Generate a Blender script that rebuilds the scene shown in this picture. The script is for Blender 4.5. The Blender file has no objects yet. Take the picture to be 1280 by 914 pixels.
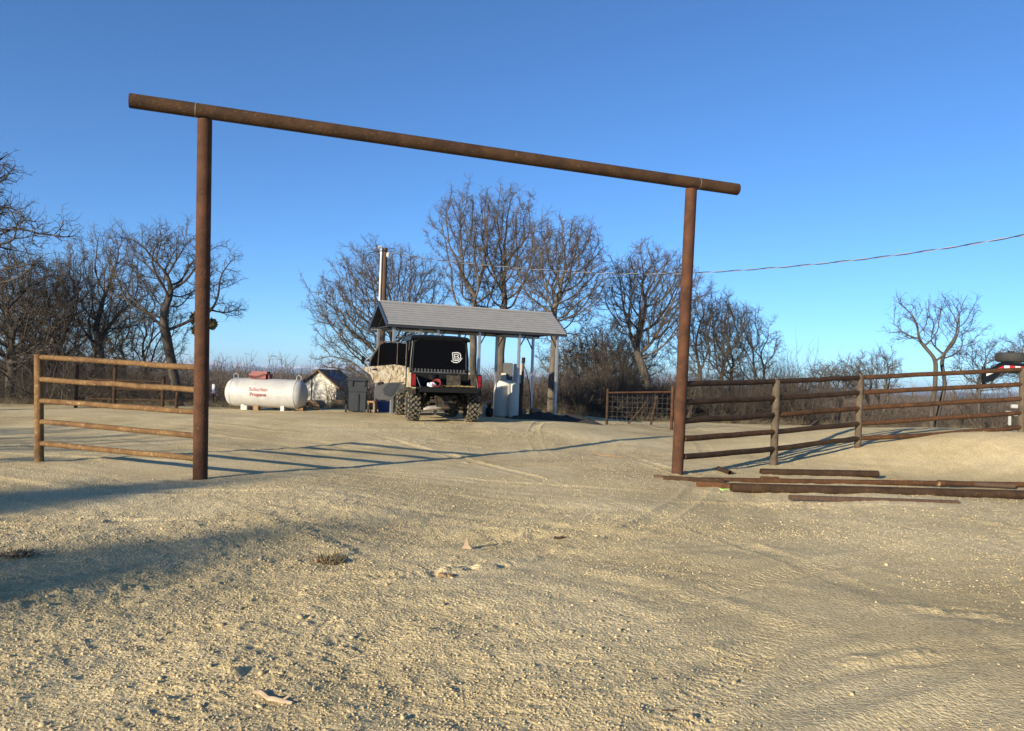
import bpy, math, random
import numpy as np
from mathutils import Vector, Matrix, Euler
R = math.radians
SC = bpy.context.scene
COL = SC.collection
# ------------------------------------------------------------------ camera
F, CX, CY = 961.0, 640.0, 457.0
EYE = Vector((0, 0, 1.28))
PITCH, ROLL = R(1.07), R(2.0)
cam_d = bpy.data.cameras.new('camera'); cam = bpy.data.objects.new('camera', cam_d); COL.objects.link(cam)
cam_d.sensor_width = 36; cam_d.lens = F / 1280 * 36; cam_d.clip_start = .05; cam_d.clip_end = 30000
CM = (Matrix.Rotation(math.pi/2 + PITCH, 3, 'X') @ Matrix.Rotation(ROLL, 3, 'Z'))
cam.matrix_world = Matrix.Translation(EYE) @ CM.to_4x4()
SC.camera = cam
# ------------------------------------------------------------------ light
SUN_EL, SUN_AZ = R(14.6), R(40)           # shadows run 40 deg right of straight ahead
to_sun = Vector((-math.sin(SUN_AZ)*math.cos(SUN_EL), -math.cos(SUN_AZ)*math.cos(SUN_EL), math.sin(SUN_EL)))
W = bpy.data.worlds.new('World'); SC.world = W; W.use_nodes = True
nt = W.node_tree; bgn = nt.nodes['Background']
sky = nt.nodes.new('ShaderNodeTexSky'); sky.sky_type = 'NISHITA'; sky.sun_disc = False
sky.sun_elevation = SUN_EL; sky.sun_rotation = math.pi + SUN_AZ
sky.altitude = 300; sky.air_density = .74; sky.dust_density = 0.0; sky.ozone_density = 4.7
tint = nt.nodes.new('ShaderNodeMixRGB'); tint.blend_type = 'MULTIPLY'; tint.inputs[0].default_value = 1; tint.inputs[2].default_value = (.80, .98, 1.07, 1)
nt.links.new(sky.outputs[0], tint.inputs[1]); nt.links.new(tint.outputs[0], bgn.inputs[0]); bgn.inputs[1].default_value = 0.105
sun_d = bpy.data.lights.new('sun', 'SUN'); sun_d.energy = 5.0; sun_d.angle = R(.53); sun_d.color = (1, .88, .68)
sun = bpy.data.objects.new('sun', sun_d); COL.objects.link(sun)
sun.rotation_euler = to_sun.to_track_quat('Z', 'Y').to_euler(); sun.location = (-20, -25, 20)
SC.view_settings.view_transform = 'Standard'; SC.view_settings.look = 'None'
SC.view_settings.exposure = 0.82; SC.view_settings.gamma = 1
SC.render.engine = 'CYCLES'
# ------------------------------------------------------------------ terrain function
def sstep(a, b, t):
    t = np.clip((t - a) / (b - a), 0, 1); return t*t*(3 - 2*t)
def crest(x):
    return 21.5 + np.clip((x + 12) / 22, 0, 1) * 6.0
def H(x, y):
    x = np.asarray(x, float); y = np.asarray(y, float)
    pad = .21 * sstep(13.5, 18, y) * (1 - sstep(.8, 5, x)) * (.35 + .65*sstep(-16, -4, x))
    m = .56 * sstep(3.2, 9.6, x) * sstep(11.4, 14.5, y) * (1 - sstep(17.2, 21.5, y))
    yc = crest(x)
    drop = -np.clip(y - yc, 0, 45) * .085 * sstep(0, 5, y - yc)
    m2 = .16*np.exp(-((x-8.8)/1.9)**2 - ((y-13.6)/.95)**2)
    return pad + m + m2 + drop
def h(x, y): return float(H(x, y))
def ray(u, v): return CM @ Vector(((u-CX)/F, -(v-CY)/F, -1))
def P(u, v, d):                            # world point on a pixel's line of sight at distance d ahead
    r = ray(u, v); return EYE + r * (d / r.y)
def G(u, v):                               # where that line of sight meets the ground
    r = ray(u, v); t = 1.0
    while t < 400:
        p = EYE + r*t
        if p.z <= h(p.x, p.y): return Vector((p.x, p.y, h(p.x, p.y)))
        t += .02
    return p
def gx(u, d):                              # ground point straight under pixel column u (at horizon) at distance d
    p = P(u, 475 + .035*(u-640), d); return Vector((p.x, d, h(p.x, d)))
# ------------------------------------------------------------------ noise
HASH = np.random.default_rng(12345).random(65536).astype(np.float64)
def vnoise(x, y, seed=0):
    xi = np.floor(x).astype(np.int64); yi = np.floor(y).astype(np.int64)
    xf = x - xi; yf = y - yi
    def hs(a, b):
        return HASH[((a & 511) * 131 + (b & 511) * 509 + seed * 7919) & 65535]
    u = xf*xf*(3-2*xf); v = yf*yf*(3-2*yf)
    return ((hs(xi, yi)*(1-u) + hs(xi+1, yi)*u)*(1-v) + (hs(xi, yi+1)*(1-u) + hs(xi+1, yi+1)*u)*v) * 2 - 1
def fbm(x, y, o, seed=0, gain=.5):
    s = 0; a = 1; f = 1
    for i in range(o):
        s = s + a*vnoise(x*f + 13.7*i, y*f - 7.3*i, seed + i); a *= gain; f *= 2.03
    return s
# ------------------------------------------------------------------ materials
def mat(name, col, rough=.7, metal=0, vary=.25, scale=6, col2=None, bump=0, bscale=30, c2f=.5, stretch=None, spec=.5, detail=6):
    m = bpy.data.materials.new(name); m.use_nodes = True
    t = m.node_tree; b = t.nodes['Principled BSDF']; L = t.links.new
    b.inputs['Roughness'].default_value = rough; b.inputs['Metallic'].default_value = metal
    b.inputs['Specular IOR Level'].default_value = spec
    tc = t.nodes.new('ShaderNodeTexCoord'); mp = t.nodes.new('ShaderNodeMapping')
    L(tc.outputs['Object'], mp.inputs[0])
    if stretch: mp.inputs['Scale'].default_value = stretch
    n = t.nodes.new('ShaderNodeTexNoise'); n.inputs['Scale'].default_value = scale; n.inputs['Detail'].default_value = detail
    n.inputs['Roughness'].default_value = .65
    L(mp.outputs[0], n.inputs['Vector'])
    r = t.nodes.new('ShaderNodeValToRGB'); e = r.color_ramp.elements
    c2 = col2 or tuple(c*(1-vary) for c in col)
    w = .16
    e[0].position = max(0, c2f-w); e[1].position = min(1, c2f+w)
    e[0].color = (*c2, 1); e[1].color = (*col, 1)
    L(n.outputs['Fac'], r.inputs[0]); L(r.outputs[0], b.inputs['Base Color'])
    if bump:
        n2 = t.nodes.new('ShaderNodeTexNoise'); n2.inputs['Scale'].default_value = bscale; n2.inputs['Detail'].default_value = 5
        L(mp.outputs[0], n2.inputs['Vector'])
        bp = t.nodes.new('ShaderNodeBump'); bp.inputs['Strength'].default_value = bump; bp.inputs['Distance'].default_value = .02
        L(n2.outputs['Fac'], bp.inputs['Height']); L(bp.outputs[0], b.inputs['Normal'])
    return m
def rust_mat(name, base, dark, speck, sf=.66):
    m = mat(name, base, rough=.85, metal=0, scale=5, col2=dark, bump=.6, bscale=60, detail=9, spec=.2)
    t = m.node_tree; b = t.nodes['Principled BSDF']; L = t.links.new
    src = b.inputs['Base Color'].links[0].from_socket
    tc = t.nodes['Texture Coordinate']
    n = t.nodes.new('ShaderNodeTexNoise'); n.inputs['Scale'].default_value = 26; n.inputs['Detail'].default_value = 8; n.inputs['Roughness'].default_value = .7
    L(tc.outputs['Object'], n.inputs['Vector'])
    r = t.nodes.new('ShaderNodeValToRGB'); r.color_ramp.elements[0].position = sf - .06; r.color_ramp.elements[1].position = sf + .05
    L(n.outputs['Fac'], r.inputs[0])
    mx = t.nodes.new('ShaderNodeMixRGB'); L(r.outputs[0], mx.inputs[0]); L(src, mx.inputs[1]); mx.inputs[2].default_value = (*speck, 1)
    L(mx.outputs[0], b.inputs['Base Color'])
    return m
M = {}
M['rust'] = rust_mat('rusty_steel_pipe', (.108, .048, .025), (.050, .024, .014), (.26, .17, .10), .68)
M['rust_beam'] = rust_mat('rusty_beam', (.085, .044, .021), (.038, .021, .012), (.20, .14, .07), .65)
M['rust_tan'] = rust_mat('weathered_tan_pipe', (.21, .122, .050), (.10, .050, .022), (.36, .27, .15), .62)
M['rust_dark'] = rust_mat('dark_rusted_pipe', (.068, .038, .020), (.030, .018, .011), (.22, .13, .07), .66)
M['rust_orange'] = rust_mat('orange_rusted_pipe', (.115, .052, .022), (.05, .027, .014), (.24, .13, .06), .64)
M['grey_post'] = rust_mat('grey_weathered_post', (.125, .098, .068), (.065, .045, .030), (.24, .19, .13), .64)
M['weld'] = mat('weld_seam', (.30, .24, .18), rough=.5, metal=.5)
M['bark'] = mat('oak_bark', (.14, .118, .092), rough=.95, col2=(.065, .052, .038), scale=7, bump=.8, bscale=25, stretch=(1, 1, .35))
M['bark_dark'] = mat('dark_bark', (.095, .078, .060), rough=.95, col2=(.042, .034, .026), scale=7, bump=.8, bscale=25, stretch=(1, 1, .35))
M['twig'] = mat('oak_twigs', (.12, .092, .062), rough=.95, col2=(.055, .041, .028), scale=1.6)
M['twig_dark'] = mat('dark_twigs', (.095, .074, .053), rough=.95, col2=(.045, .035, .026), scale=1.6)
M['twig_far'] = mat('distant_twigs', (.15, .115, .09), rough=.95, col2=(.09, .068, .052), scale=.15)
M['mistletoe'] = mat('mistletoe', (.16, .13, .045), rough=.9)
M['steel'] = mat('galvanised_steel', (.50, .52, .53), rough=.42, metal=.75, vary=.2, scale=14)
M['roof_tin'] = mat('taupe_roof_sheet', (.37, .355, .335), rough=.5, metal=.1, vary=.10, scale=2.5)
M['roof_rib'] = mat('painted_shade_roof_rib', (.26, .25, .235), rough=.6, vary=.2, scale=5)  # darker grey on the ribs paints in the shade of the roof grooves
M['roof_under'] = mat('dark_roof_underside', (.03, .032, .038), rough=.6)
M['trim'] = mat('navy_trim', (.028, .042, .075), rough=.45)
M['white_tank'] = mat('white_tank_paint', (.46, .455, .435), rough=.55, col2=(.36, .35, .325), scale=2.2, vary=.1)
M['cream'] = mat('cream_plastic', (.56, .53, .44), rough=.55, vary=.06, scale=3)
M['whitebox'] = mat('white_painted_box', (.44, .435, .41), rough=.5, vary=.08)
M['red'] = mat('red_dome_paint', (.17, .010, .009), rough=.5, vary=.2)
M['redtext'] = mat('red_lettering', (.20, .010, .010), rough=.5, vary=.05)
M['bin'] = mat('dark_grey_bin_plastic', (.032, .037, .044), rough=.6, vary=.25, scale=4)
M['black'] = mat('black_plastic', (.008, .008, .008), rough=.6, vary=.2, spec=.2)
M['gloss'] = mat('black_gloss_paint', (.007, .008, .010), rough=.35, vary=.2, spec=.3)
M['glass'] = mat('dark_tinted_glass', (.003, .003, .004), rough=.3, vary=.1, spec=.03)
M['tyre'] = mat('dusty_tyre_rubber', (.045, .040, .033), rough=.95, col2=(.018, .017, .015), scale=10, c2f=.50, spec=.15)
M['lug'] = mat('dusty_tread_lugs', (.22, .19, .14), rough=.95, col2=(.08, .07, .055), scale=12, spec=.15)
M['rubber'] = mat('black_rubber', (.022, .022, .022), rough=.8, col2=(.035, .033, .03), scale=8)
M['rim'] = mat('dark_alloy_rim', (.05, .05, .05), rough=.4, metal=.6)
M['grime'] = mat('dusty_chassis_steel', (.07, .058, .042), rough=.85, spec=.2, col2=(.010, .009, .008), scale=9)
M['greyplastic'] = mat('grey_moulded_plastic', (.085, .088, .088), rough=.6, vary=.15)
M['muffler'] = mat('bare_muffler_steel', (.55, .50, .43), rough=.45, metal=.5, vary=.3)
M['taillight'] = mat('red_taillight_lens', (.20, .005, .005), rough=.25, vary=.1)
M['whitevinyl'] = mat('white_vinyl', (.82, .82, .82), rough=.5, vary=.03)
M['redbag'] = mat('red_webbing', (.22, .016, .012), rough=.8)
M['straw'] = mat('yellow_straw', (.38, .28, .09), rough=.9)
M['wall_white'] = mat('white_siding', (.68, .64, .54), rough=.8, vary=.10, scale=3)
M['shingle'] = mat('brown_shingles', (.25, .15, .085), rough=.9, col2=(.13, .08, .05), scale=9)
M['navy_tarp'] = mat('navy_tarp', (.02, .03, .09), rough=.5)
M['blue'] = mat('blue_plastic', (.02, .06, .28), rough=.45)
M['wood'] = mat('rough_sawn_wood', (.36, .22, .11), rough=.9, col2=(.20, .12, .06), scale=5, stretch=(1, 8, 8))
M['wood_brown'] = mat('brown_timber', (.10, .056, .032), rough=.85, col2=(.05, .03, .02), scale=6, stretch=(6, 6, .6))
M['log'] = mat('split_log', (.34, .20, .10), rough=.9, col2=(.15, .10, .065), scale=8)
M['soil'] = mat('dark_turned_soil', (.045, .036, .028), rough=1, col2=(.02, .017, .014), scale=9, bump=1, bscale=12)
M['redtape'] = mat('red_reflective_tape', (.6, .02, .02), rough=.35)
M['whitetape'] = mat('white_reflective_tape', (.8, .8, .8), rough=.35)
M['wire'] = mat('galvanised_wire', (.12, .11, .10), rough=.6, metal=.4)
M['cable_black'] = mat('black_cable', (.02, .02, .022), rough=.6)
M['cable_bare'] = mat('bare_aluminium_cable', (.34, .34, .35), rough=.5, metal=.3)
M['conduit'] = mat('pale_conduit', (.58, .53, .47), rough=.5, metal=.2, vary=.15)
M['driftwood'] = mat('pale_dry_stick', (.48, .36, .24), rough=.9, col2=(.30, .21, .13), scale=20)
M['dry_grass'] = mat('dry_grass', (.24, .19, .11), rough=1, col2=(.12, .10, .06), scale=2)
M['lime'] = mat('lime_marking_paint', (.35, .62, .15), rough=.7)
def camo():
    m = bpy.data.materials.new('desert_camouflage_panel'); m.use_nodes = True
    t = m.node_tree; b = t.nodes['Principled BSDF']; L = t.links.new
    b.inputs['Roughness'].default_value = .45
    tc = t.nodes.new('ShaderNodeTexCoord'); mp = t.nodes.new('ShaderNodeMapping'); mp.inputs['Scale'].default_value = (14, 14, 6)
    L(tc.outputs['Object'], mp.inputs[0]); prev = None
    for i, (thr, c) in enumerate([(0, (0.436, 0.363, 0.244)), (.53, (0.277, 0.205, 0.119)), (.575, (0.086, 0.066, 0.046)), (.57, (0.488, 0.449, 0.356))]):
        if prev is None:
            rgb = t.nodes.new('ShaderNodeRGB'); rgb.outputs[0].default_value = (*c, 1); prev = rgb.outputs[0]; continue
        n = t.nodes.new('ShaderNodeTexNoise'); n.noise_dimensions = '4D'; n.inputs['W'].default_value = i*3.1; n.inputs['Scale'].default_value = 1.3 + .2*i; n.inputs['Detail'].default_value = 3
        L(mp.outputs[0], n.inputs['Vector'])
        g = t.nodes.new('ShaderNodeMath'); g.operation = 'GREATER_THAN'; g.inputs[1].default_value = thr; L(n.outputs['Fac'], g.inputs[0])
        x = t.nodes.new('ShaderNodeMixRGB'); L(g.outputs[0], x.inputs[0]); L(prev, x.inputs[1]); x.inputs[2].default_value = (*c, 1); prev = x.outputs[0]
    L(prev, b.inputs['Base Color']); return m
M['camo'] = camo()
def gravel_mat():
    m = bpy.data.materials.new('crushed_gravel_ground'); m.use_nodes = True
    t = m.node_tree; b = t.nodes['Principled BSDF']; L = t.links.new
    b.inputs['Roughness'].default_value = 1; b.inputs['Specular IOR Level'].default_value = .12
    tc = t.nodes.new('ShaderNodeTexCoord')
    def noise(s, d=6, r=.6):
        n = t.nodes.new('ShaderNodeTexNoise'); n.inputs['Scale'].default_value = s; n.inputs['Detail'].default_value = d; n.inputs['Roughness'].default_value = r
        L(tc.outputs['Object'], n.inputs['Vector']); return n.outputs['Fac']
    def ramp(src, stops):
        r = t.nodes.new('ShaderNodeValToRGB'); e = r.color_ramp.elements
        e[0].position, e[0].color = stops[0][0], (*stops[0][1], 1); e[1].position, e[1].color = stops[-1][0], (*stops[-1][1], 1)
        for p, c in stops[1:-1]:
            k = e.new(p); k.color = (*c, 1)
        L(src, r.inputs[0]); return r.outputs[0]
    def mix(f, a, c, mode='MIX'):
        x = t.nodes.new('ShaderNodeMixRGB'); x.blend_type = mode
        if isinstance(f, float): x.inputs[0].default_value = f
        else: L(f, x.inputs[0])
        L(a, x.inputs[1]); L(c, x.inputs[2]); return x.outputs[0]
    big = ramp(noise(.35, 5), [(.36, (.475, .375, .205)), (.5, (.60, .480, .270)), (.64, (.685, .560, .335))])
    vo = t.nodes.new('ShaderNodeTexVoronoi'); vo.inputs['Scale'].default_value = 70; L(tc.outputs['Object'], vo.inputs['Vector'])
    cell = ramp(vo.outputs['Color'], [(.0, (.70, .68, .64)), (.5, (1, 1, .98)), (1, (1.22, 1.2, 1.17))])
    c = mix(.75, big, cell, 'MULTIPLY')
    fine = ramp(noise(38, 8, .75), [(.36, (.74, .72, .68)), (.6, (1.12, 1.12, 1.12))])
    c = mix(.8, c, fine, 'MULTIPLY')
    at = t.nodes.new('ShaderNodeAttribute'); at.attribute_name = 'litter'
    lc = ramp(noise(3, 8, .7), [(.35, (.055, .045, .028)), (.52, (.12, .10, .05)), (.7, (.22, .17, .10))])
    c = mix(at.outputs['Fac'], c, lc)
    L(c, b.inputs['Base Color'])
    # bump: stones at two sizes
    v2 = t.nodes.new('ShaderNodeTexVoronoi'); v2.inputs['Scale'].default_value = 55; L(tc.outputs['Object'], v2.inputs['Vector'])
    inv = t.nodes.new('ShaderNodeMath'); inv.operation = 'MULTIPLY'; inv.inputs[1].default_value = -1.0; L(v2.outputs['Distance'], inv.inputs[0])
    ad = t.nodes.new('ShaderNodeMath'); ad.operation = 'ADD'; L(inv.outputs[0], ad.inputs[0]); L(noise(90, 6, .7), ad.inputs[1])
    bp = t.nodes.new('ShaderNodeBump'); bp.inputs['Strength'].default_value = .6; bp.inputs['Distance'].default_value = .014
    L(ad.outputs[0], bp.inputs['Height']); L(bp.outputs[0], b.inputs['Normal'])
    return m
M['gravel'] = gravel_mat()
def stone_mat():
    m = bpy.data.materials.new('gravel_stone'); m.use_nodes = True
    t = m.node_tree; b = t.nodes['Principled BSDF']; L = t.links.new; b.inputs['Roughness'].default_value = 1; b.inputs['Specular IOR Level'].default_value = .15
    g = t.nodes.new('ShaderNodeNewGeometry'); r = t.nodes.new('ShaderNodeValToRGB'); e = r.color_ramp.elements
    e[0].color = (.36, .28, .155, 1); e[1].color = (.54, .44, .26, 1); k = e.new(.5); k.color = (.46, .365, .21, 1)
    L(g.outputs['Random Per Island'], r.inputs[0]); L(r.outputs[0], b.inputs['Base Color']); return m
M['stone'] = stone_mat()
# ------------------------------------------------------------------ mesh builder
class MB:
    def __init__(s): s.v = []; s.f = []
    def add(s, vs, fs):
        o = len(s.v); s.v.extend([tuple(p) for p in vs]); s.f.extend([tuple(i+o for i in f) for f in fs]); return s
    def box(s, c, d, rot=None, taper=1.0):
        x, y, z = d[0]/2, d[1]/2, d[2]/2; vs = []
        for k in (-1, 1):
            q = taper if k > 0 else 1
            for a, b in ((-1, -1), (1, -1), (1, 1), (-1, 1)): vs.append(Vector((a*x*q, b*y*q, k*z)))
        if rot: 
            e = Euler(rot).to_matrix(); vs = [e @ p for p in vs]
        c = Vector(c); vs = [p + c for p in vs]
        return s.add(vs, [(3,2,1,0), (4,5,6,7), (0,1,5,4), (1,2,6,5), (2,3,7,6), (3,0,4,7)])
    def tube(s, pts, r, n=10, cap=True, square=False):
        pts = [Vector(p) for p in pts]; N = len(pts)
        rs = r if isinstance(r, (list, tuple)) else [r]*N
        vs = []; fs = []; ref = None
        for i, p in enumerate(pts):
            t = (pts[min(i+1, N-1)] - pts[max(i-1, 0)]).normalized()
            if ref is None: ref = Vector((0,0,1)) if abs(t.z) < .9 else Vector((0,1,0))
            a = t.cross(ref).normalized(); b = a.cross(t).normalized(); ref = b
            for k in range(n):
                an = 2*math.pi*(k + .5)/n; vs.append(p + (a*math.cos(an) + b*math.sin(an))*rs[i])
        for i in range(N-1):
            for k in range(n): fs.append((i*n+k, i*n+(k+1)%n, (i+1)*n+(k+1)%n, (i+1)*n+k))
        if cap: fs.append(tuple(range(n-1, -1, -1))); fs.append(tuple((N-1)*n+k for k in range(n)))
        return s.add(vs, fs)
    def pipe(s, a, b, r, wall=.008, n=20, seg=1):   # open-ended pipe
        a, b = Vector(a), Vector(b); t = (b-a).normalized(); ref = Vector((0,0,1)) if abs(t.z) < .9 else Vector((0,1,0))
        u = t.cross(ref).normalized(); w = u.cross(t); ri = r - wall; vs = []; fs = []
        rings = [(a + (b-a)*i/seg, r) for i in range(seg+1)] + [(b, ri), (b - t*.25, ri), (b - t*.25, .001)]
        rings = [(a + t*.25, .001), (a + t*.25, ri), (a, ri)] + rings
        for p, q in rings:
            for k in range(n):
                an = 2*math.pi*k/n; vs.append(p + (u*math.cos(an) + w*math.sin(an))*q)
        for i in range(len(rings)-1):
            for k in range(n): fs.append((i*n+k, i*n+(k+1)%n, (i+1)*n+(k+1)%n, (i+1)*n+k))
        return s.add(vs, fs)
    def lathe(s, prof, c=(0,0,0), axis='z', n=24):
        vs = []; fs = []; c = Vector(c)
        for (q, z) in prof:
            for k in range(n):
                a = 2*math.pi*k/n; x, y = q*math.cos(a), q*math.sin(a)
                vs.append(c + (Vector((x, y, z)) if axis == 'z' else Vector((z, x, y)) if axis == 'x' else Vector((y, z, x))))
        for i in range(len(prof)-1):
            for k in range(n): fs.append((i*n+k, i*n+(k+1)%n, (i+1)*n+(k+1)%n, (i+1)*n+k))
        fs.append(tuple(range(n-1, -1, -1))); fs.append(tuple((len(prof)-1)*n+k for k in range(n)))
        return s.add(vs, fs)
    def prism(s, poly, t0, t1, plane='xz'):  # polygon extruded along the third axis
        n = len(poly)
        def q(p, t): return (p[0], t, p[1]) if plane == 'xz' else ((t, p[0], p[1]) if plane == 'yz' else (p[0], p[1], t))
        vs = [q(p, t0) for p in poly] + [q(p, t1) for p in poly]
        fs = [tuple(range(n)), tuple(range(2*n-1, n-1, -1))] + [(i, i+n, (i+1)%n+n, (i+1)%n) for i in range(n)]
        return s.add(vs, fs)
    def build(s, name, m, parent=None, bevel=0, smooth=False, loc=None, fixn=True):
        me = bpy.data.meshes.new(name); me.from_pydata(s.v, [], s.f); me.materials.append(m)
        if fixn:
            import bmesh
            bm = bmesh.new(); bm.from_mesh(me); bmesh.ops.recalc_face_normals(bm, faces=bm.faces)
            if bevel: bmesh.ops.bevel(bm, geom=[e for e in bm.edges if len(e.link_faces) == 2 and e.calc_face_angle(0) > .6], offset=bevel, segments=2, affect='EDGES', clamp_overlap=True)
            bm.to_mesh(me); bm.free()
        if smooth:
            me.polygons.foreach_set('use_smooth', [True]*len(me.polygons))
            try: me.set_sharp_from_angle(angle=R(38))
            except Exception: pass
        me.update(); o = bpy.data.objects.new(name, me); COL.objects.link(o)
        if parent: o.parent = parent
        if loc is not None: o.location = loc
        return o
def tag(o, label=None, cat=None, group=None, kind=None):
    if label: o['label'] = label
    if cat: o['category'] = cat
    if group: o['group'] = group
    if kind: o['kind'] = kind
    return o
def empty(name, loc, rz=0, **k):
    o = bpy.data.objects.new(name, None); o.empty_display_size = .2; COL.objects.link(o); o.location = loc; o.rotation_euler = (0, 0, rz)
    return tag(o, **k)
def npmesh(name, v, f, m, parent=None, smooth=False):
    v = np.asarray(v, np.float32); f = np.asarray(f, np.int32); me = bpy.data.meshes.new(name); k = f.shape[1]
    me.vertices.add(len(v)); me.vertices.foreach_set('co', v.ravel())
    me.loops.add(f.size); me.loops.foreach_set('vertex_index', f.ravel())
    me.polygons.add(len(f)); me.polygons.foreach_set('loop_start', np.arange(0, f.size, k, dtype=np.int32)); me.polygons.foreach_set('loop_total', np.full(len(f), k, np.int32))
    if smooth: me.polygons.foreach_set('use_smooth', np.ones(len(f), bool))
    me.materials.append(m); me.update(calc_edges=True)
    o = bpy.data.objects.new(name, me); COL.objects.link(o)
    if parent: o.parent = parent
    return o
# ------------------------------------------------------------------ ground sheet
TRK = [(14, -10, 19.5, .11), (14, -10, 21.0, .11), (-25, 20, 29.3, .12), (-25, 20, 30.8, .12), (3, -30, 37.0, .11), (3, -30, 38.5, .11), (26, 16, 24.0, .10), (26, 16, 25.5, .10), (-9, -22, 33.0, .10), (-30, -4, 33.5, .1)]
def micro(x, y):
    d = np.hypot(x, y)
    fade = np.clip(1 - (d-6)/30, .15, 1)
    z = .035*fbm(x*.45, y*.45, 3, 5) * np.clip(1.2 - d/60, .4, 1)
    rough = np.clip(.6 + .7*fbm(x*.5 + 9, y*.7, 3, 21), .10, 1.3)       # crumbly in patches, packed in others
    xr = x*.84 - y*.54 + .03*vnoise(x*6, y*6, 4); yr = x*.54 + y*.84 + .03*vnoise(x*6+9, y*6, 6)
    z = z + rough*(.0055*fbm(x*5, y*5, 3, 31) + .0042*fbm(xr*19, yr*19, 2, 41) + .0032*np.abs(vnoise(yr*31+5, xr*31, 51)) )*fade
    n1 = vnoise(x*16+3, y*16, 77); z = z + .010*np.clip(n1-.62, 0, 1)*rough*2.2
    for k, (an, off, sc, am) in enumerate(((.22, 0, 1.0, .011), (1.35, 4, .8, .010), (-.45, 9, .9, .010), (.5, 14, 1.1, .011), (2.3, 21, 1.0, .009))):   # drag marks and scrapes, fanning over the yard
        c, q = math.cos(an), math.sin(an); u = x*c + y*q; v = -x*q + y*c; v = v + .12*vnoise(u*.5, v*.4, 300+k)
        mask = np.clip(1.6*fbm(x*.33+off, y*.33-off, 2, 310+k), 0, 1)
        z = z + am*mask*(fbm(u*.35*sc, v*5.5*sc, 2, 320+k) - .7*np.clip(vnoise(u*.4, v*7*sc, 330+k) - .35, 0, 1))*np.clip(1.3 - d/30, .3, 1)
    for i, (cx, cy, r, w) in enumerate(TRK):
        q = np.hypot(x-cx, y-cy); e = (q - r + .05*vnoise(x*.6, y*.6, 90+i))/w; a = np.arctan2(y-cy, x-cx)*r
        on = np.clip(.35 + 1.1*fbm(x*.35+i*5, y*.35, 2, 60+i), 0, 1)
        z = z + on*(-.010*np.exp(-e**4) + .011*np.exp(-((np.abs(e)-1.35)/.3)**2)*(.7+.3*vnoise(x*5, y*5, 3))
                    + .0026*np.exp(-e**4)*np.sin(a*2*math.pi/.06 + np.abs(e)*2.5))
    # two raised ridges of pushed-up gravel
    for (ax, ay, bx, by, w, hh) in ((-2.9, 3.9, -2.0, 4.7, .05, .035), (-3.6, 3.7, -2.9, 4.2, .05, .03), (-.75, 4.75, -.15, 5.35, .045, .035), (-.45, 4.95, .15, 5.5, .035, .03), (.1, 5.5, .5, 6.1, .05, .025), (1.5, 3.6, 2.3, 3.9, .05, .025), (2.2, 4.6, 3.2, 4.4, .06, .02), (-1.6, 3.1, -.9, 3.3, .04, .02), (-5.6, 5.0, -3.6, 5.7, .16, .06), (-.25, 5.9, .3, 6.6, .06, .04)):
        t = np.clip(((x-ax)*(bx-ax)+(y-ay)*(by-ay))/((bx-ax)**2+(by-ay)**2), 0, 1)
        q = np.hypot(x-ax-t*(bx-ax), y-ay-t*(by-ay)) + .04*vnoise(x*7, y*7, 8)
        z = z + .75*hh*np.exp(-(q/w)**2)*np.clip(.45+.9*vnoise(x*13, y*13, 9)+.4*vnoise(x*31, y*31, 19), -.3, 1.4)*np.sin(math.pi*np.clip(t*.9+.05, 0, 1)) - .35*hh*np.exp(-((q-1.9*w)/(.8*w))**2)*np.sin(math.pi*t)
    return z
def axis(segs):
    out = []
    for a, b, s0, s1 in segs:
        t = a
        while t < b - 1e-6:
            out.append(t); t += s0 + (s1-s0)*(t-a)/(b-a)
    return out
pos = axis([(0, 2.6, .0135, .0145), (2.6, 9, .0145, .055), (9, 30, .055, .35), (30, 120, .4, 8), (120, 9000, 10, 1500)]) + [9000.]
xs = np.array([-p for p in pos[:0:-1]] + pos)
ys = np.array([-9000., -3000, -1000, -400, -200, -100, -60, -40, -30, -22, -16, -12, -9, -7, -5, -4, -3, -2, -1, -.4, .2, .8, 1.2, 1.6] + axis([(1.9, 5, .011, .014), (5, 9, .014, .028), (9, 18, .028, .07), (18, 34, .06, .3), (34, 120, .4, 8), (120, 9000, 10, 1500)]) + [9000.])
X, Y = np.meshgrid(xs, ys)
Z = H(X, Y) + micro(X, Y)*(np.hypot(X, Y) < 200) + np.where(Y > 80, -.0, 0)
nx, ny = len(xs), len(ys)
idx = np.arange(nx*ny).reshape(ny, nx)
fq = np.stack([idx[:-1, :-1], idx[:-1, 1:], idx[1:, 1:], idx[1:, :-1]], -1).reshape(-1, 4)
ground = npmesh('ground', np.stack([X, Y, Z], -1).reshape(-1, 3), fq, M['gravel'], smooth=True)
lit = sstep(.2, 2.6, Y - crest(X) + .9*fbm(X*.5, Y*.5, 3, 71)); at_ = ground.data.attributes.new('litter', 'FLOAT', 'POINT'); at_.data.foreach_set('value', lit.ravel().astype(np.float32))
tag(ground, kind='structure'); print('ground verts', nx*ny)
def hm(x, y): return h(x, y) + float(micro(np.array([x]), np.array([y]))[0])
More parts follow.
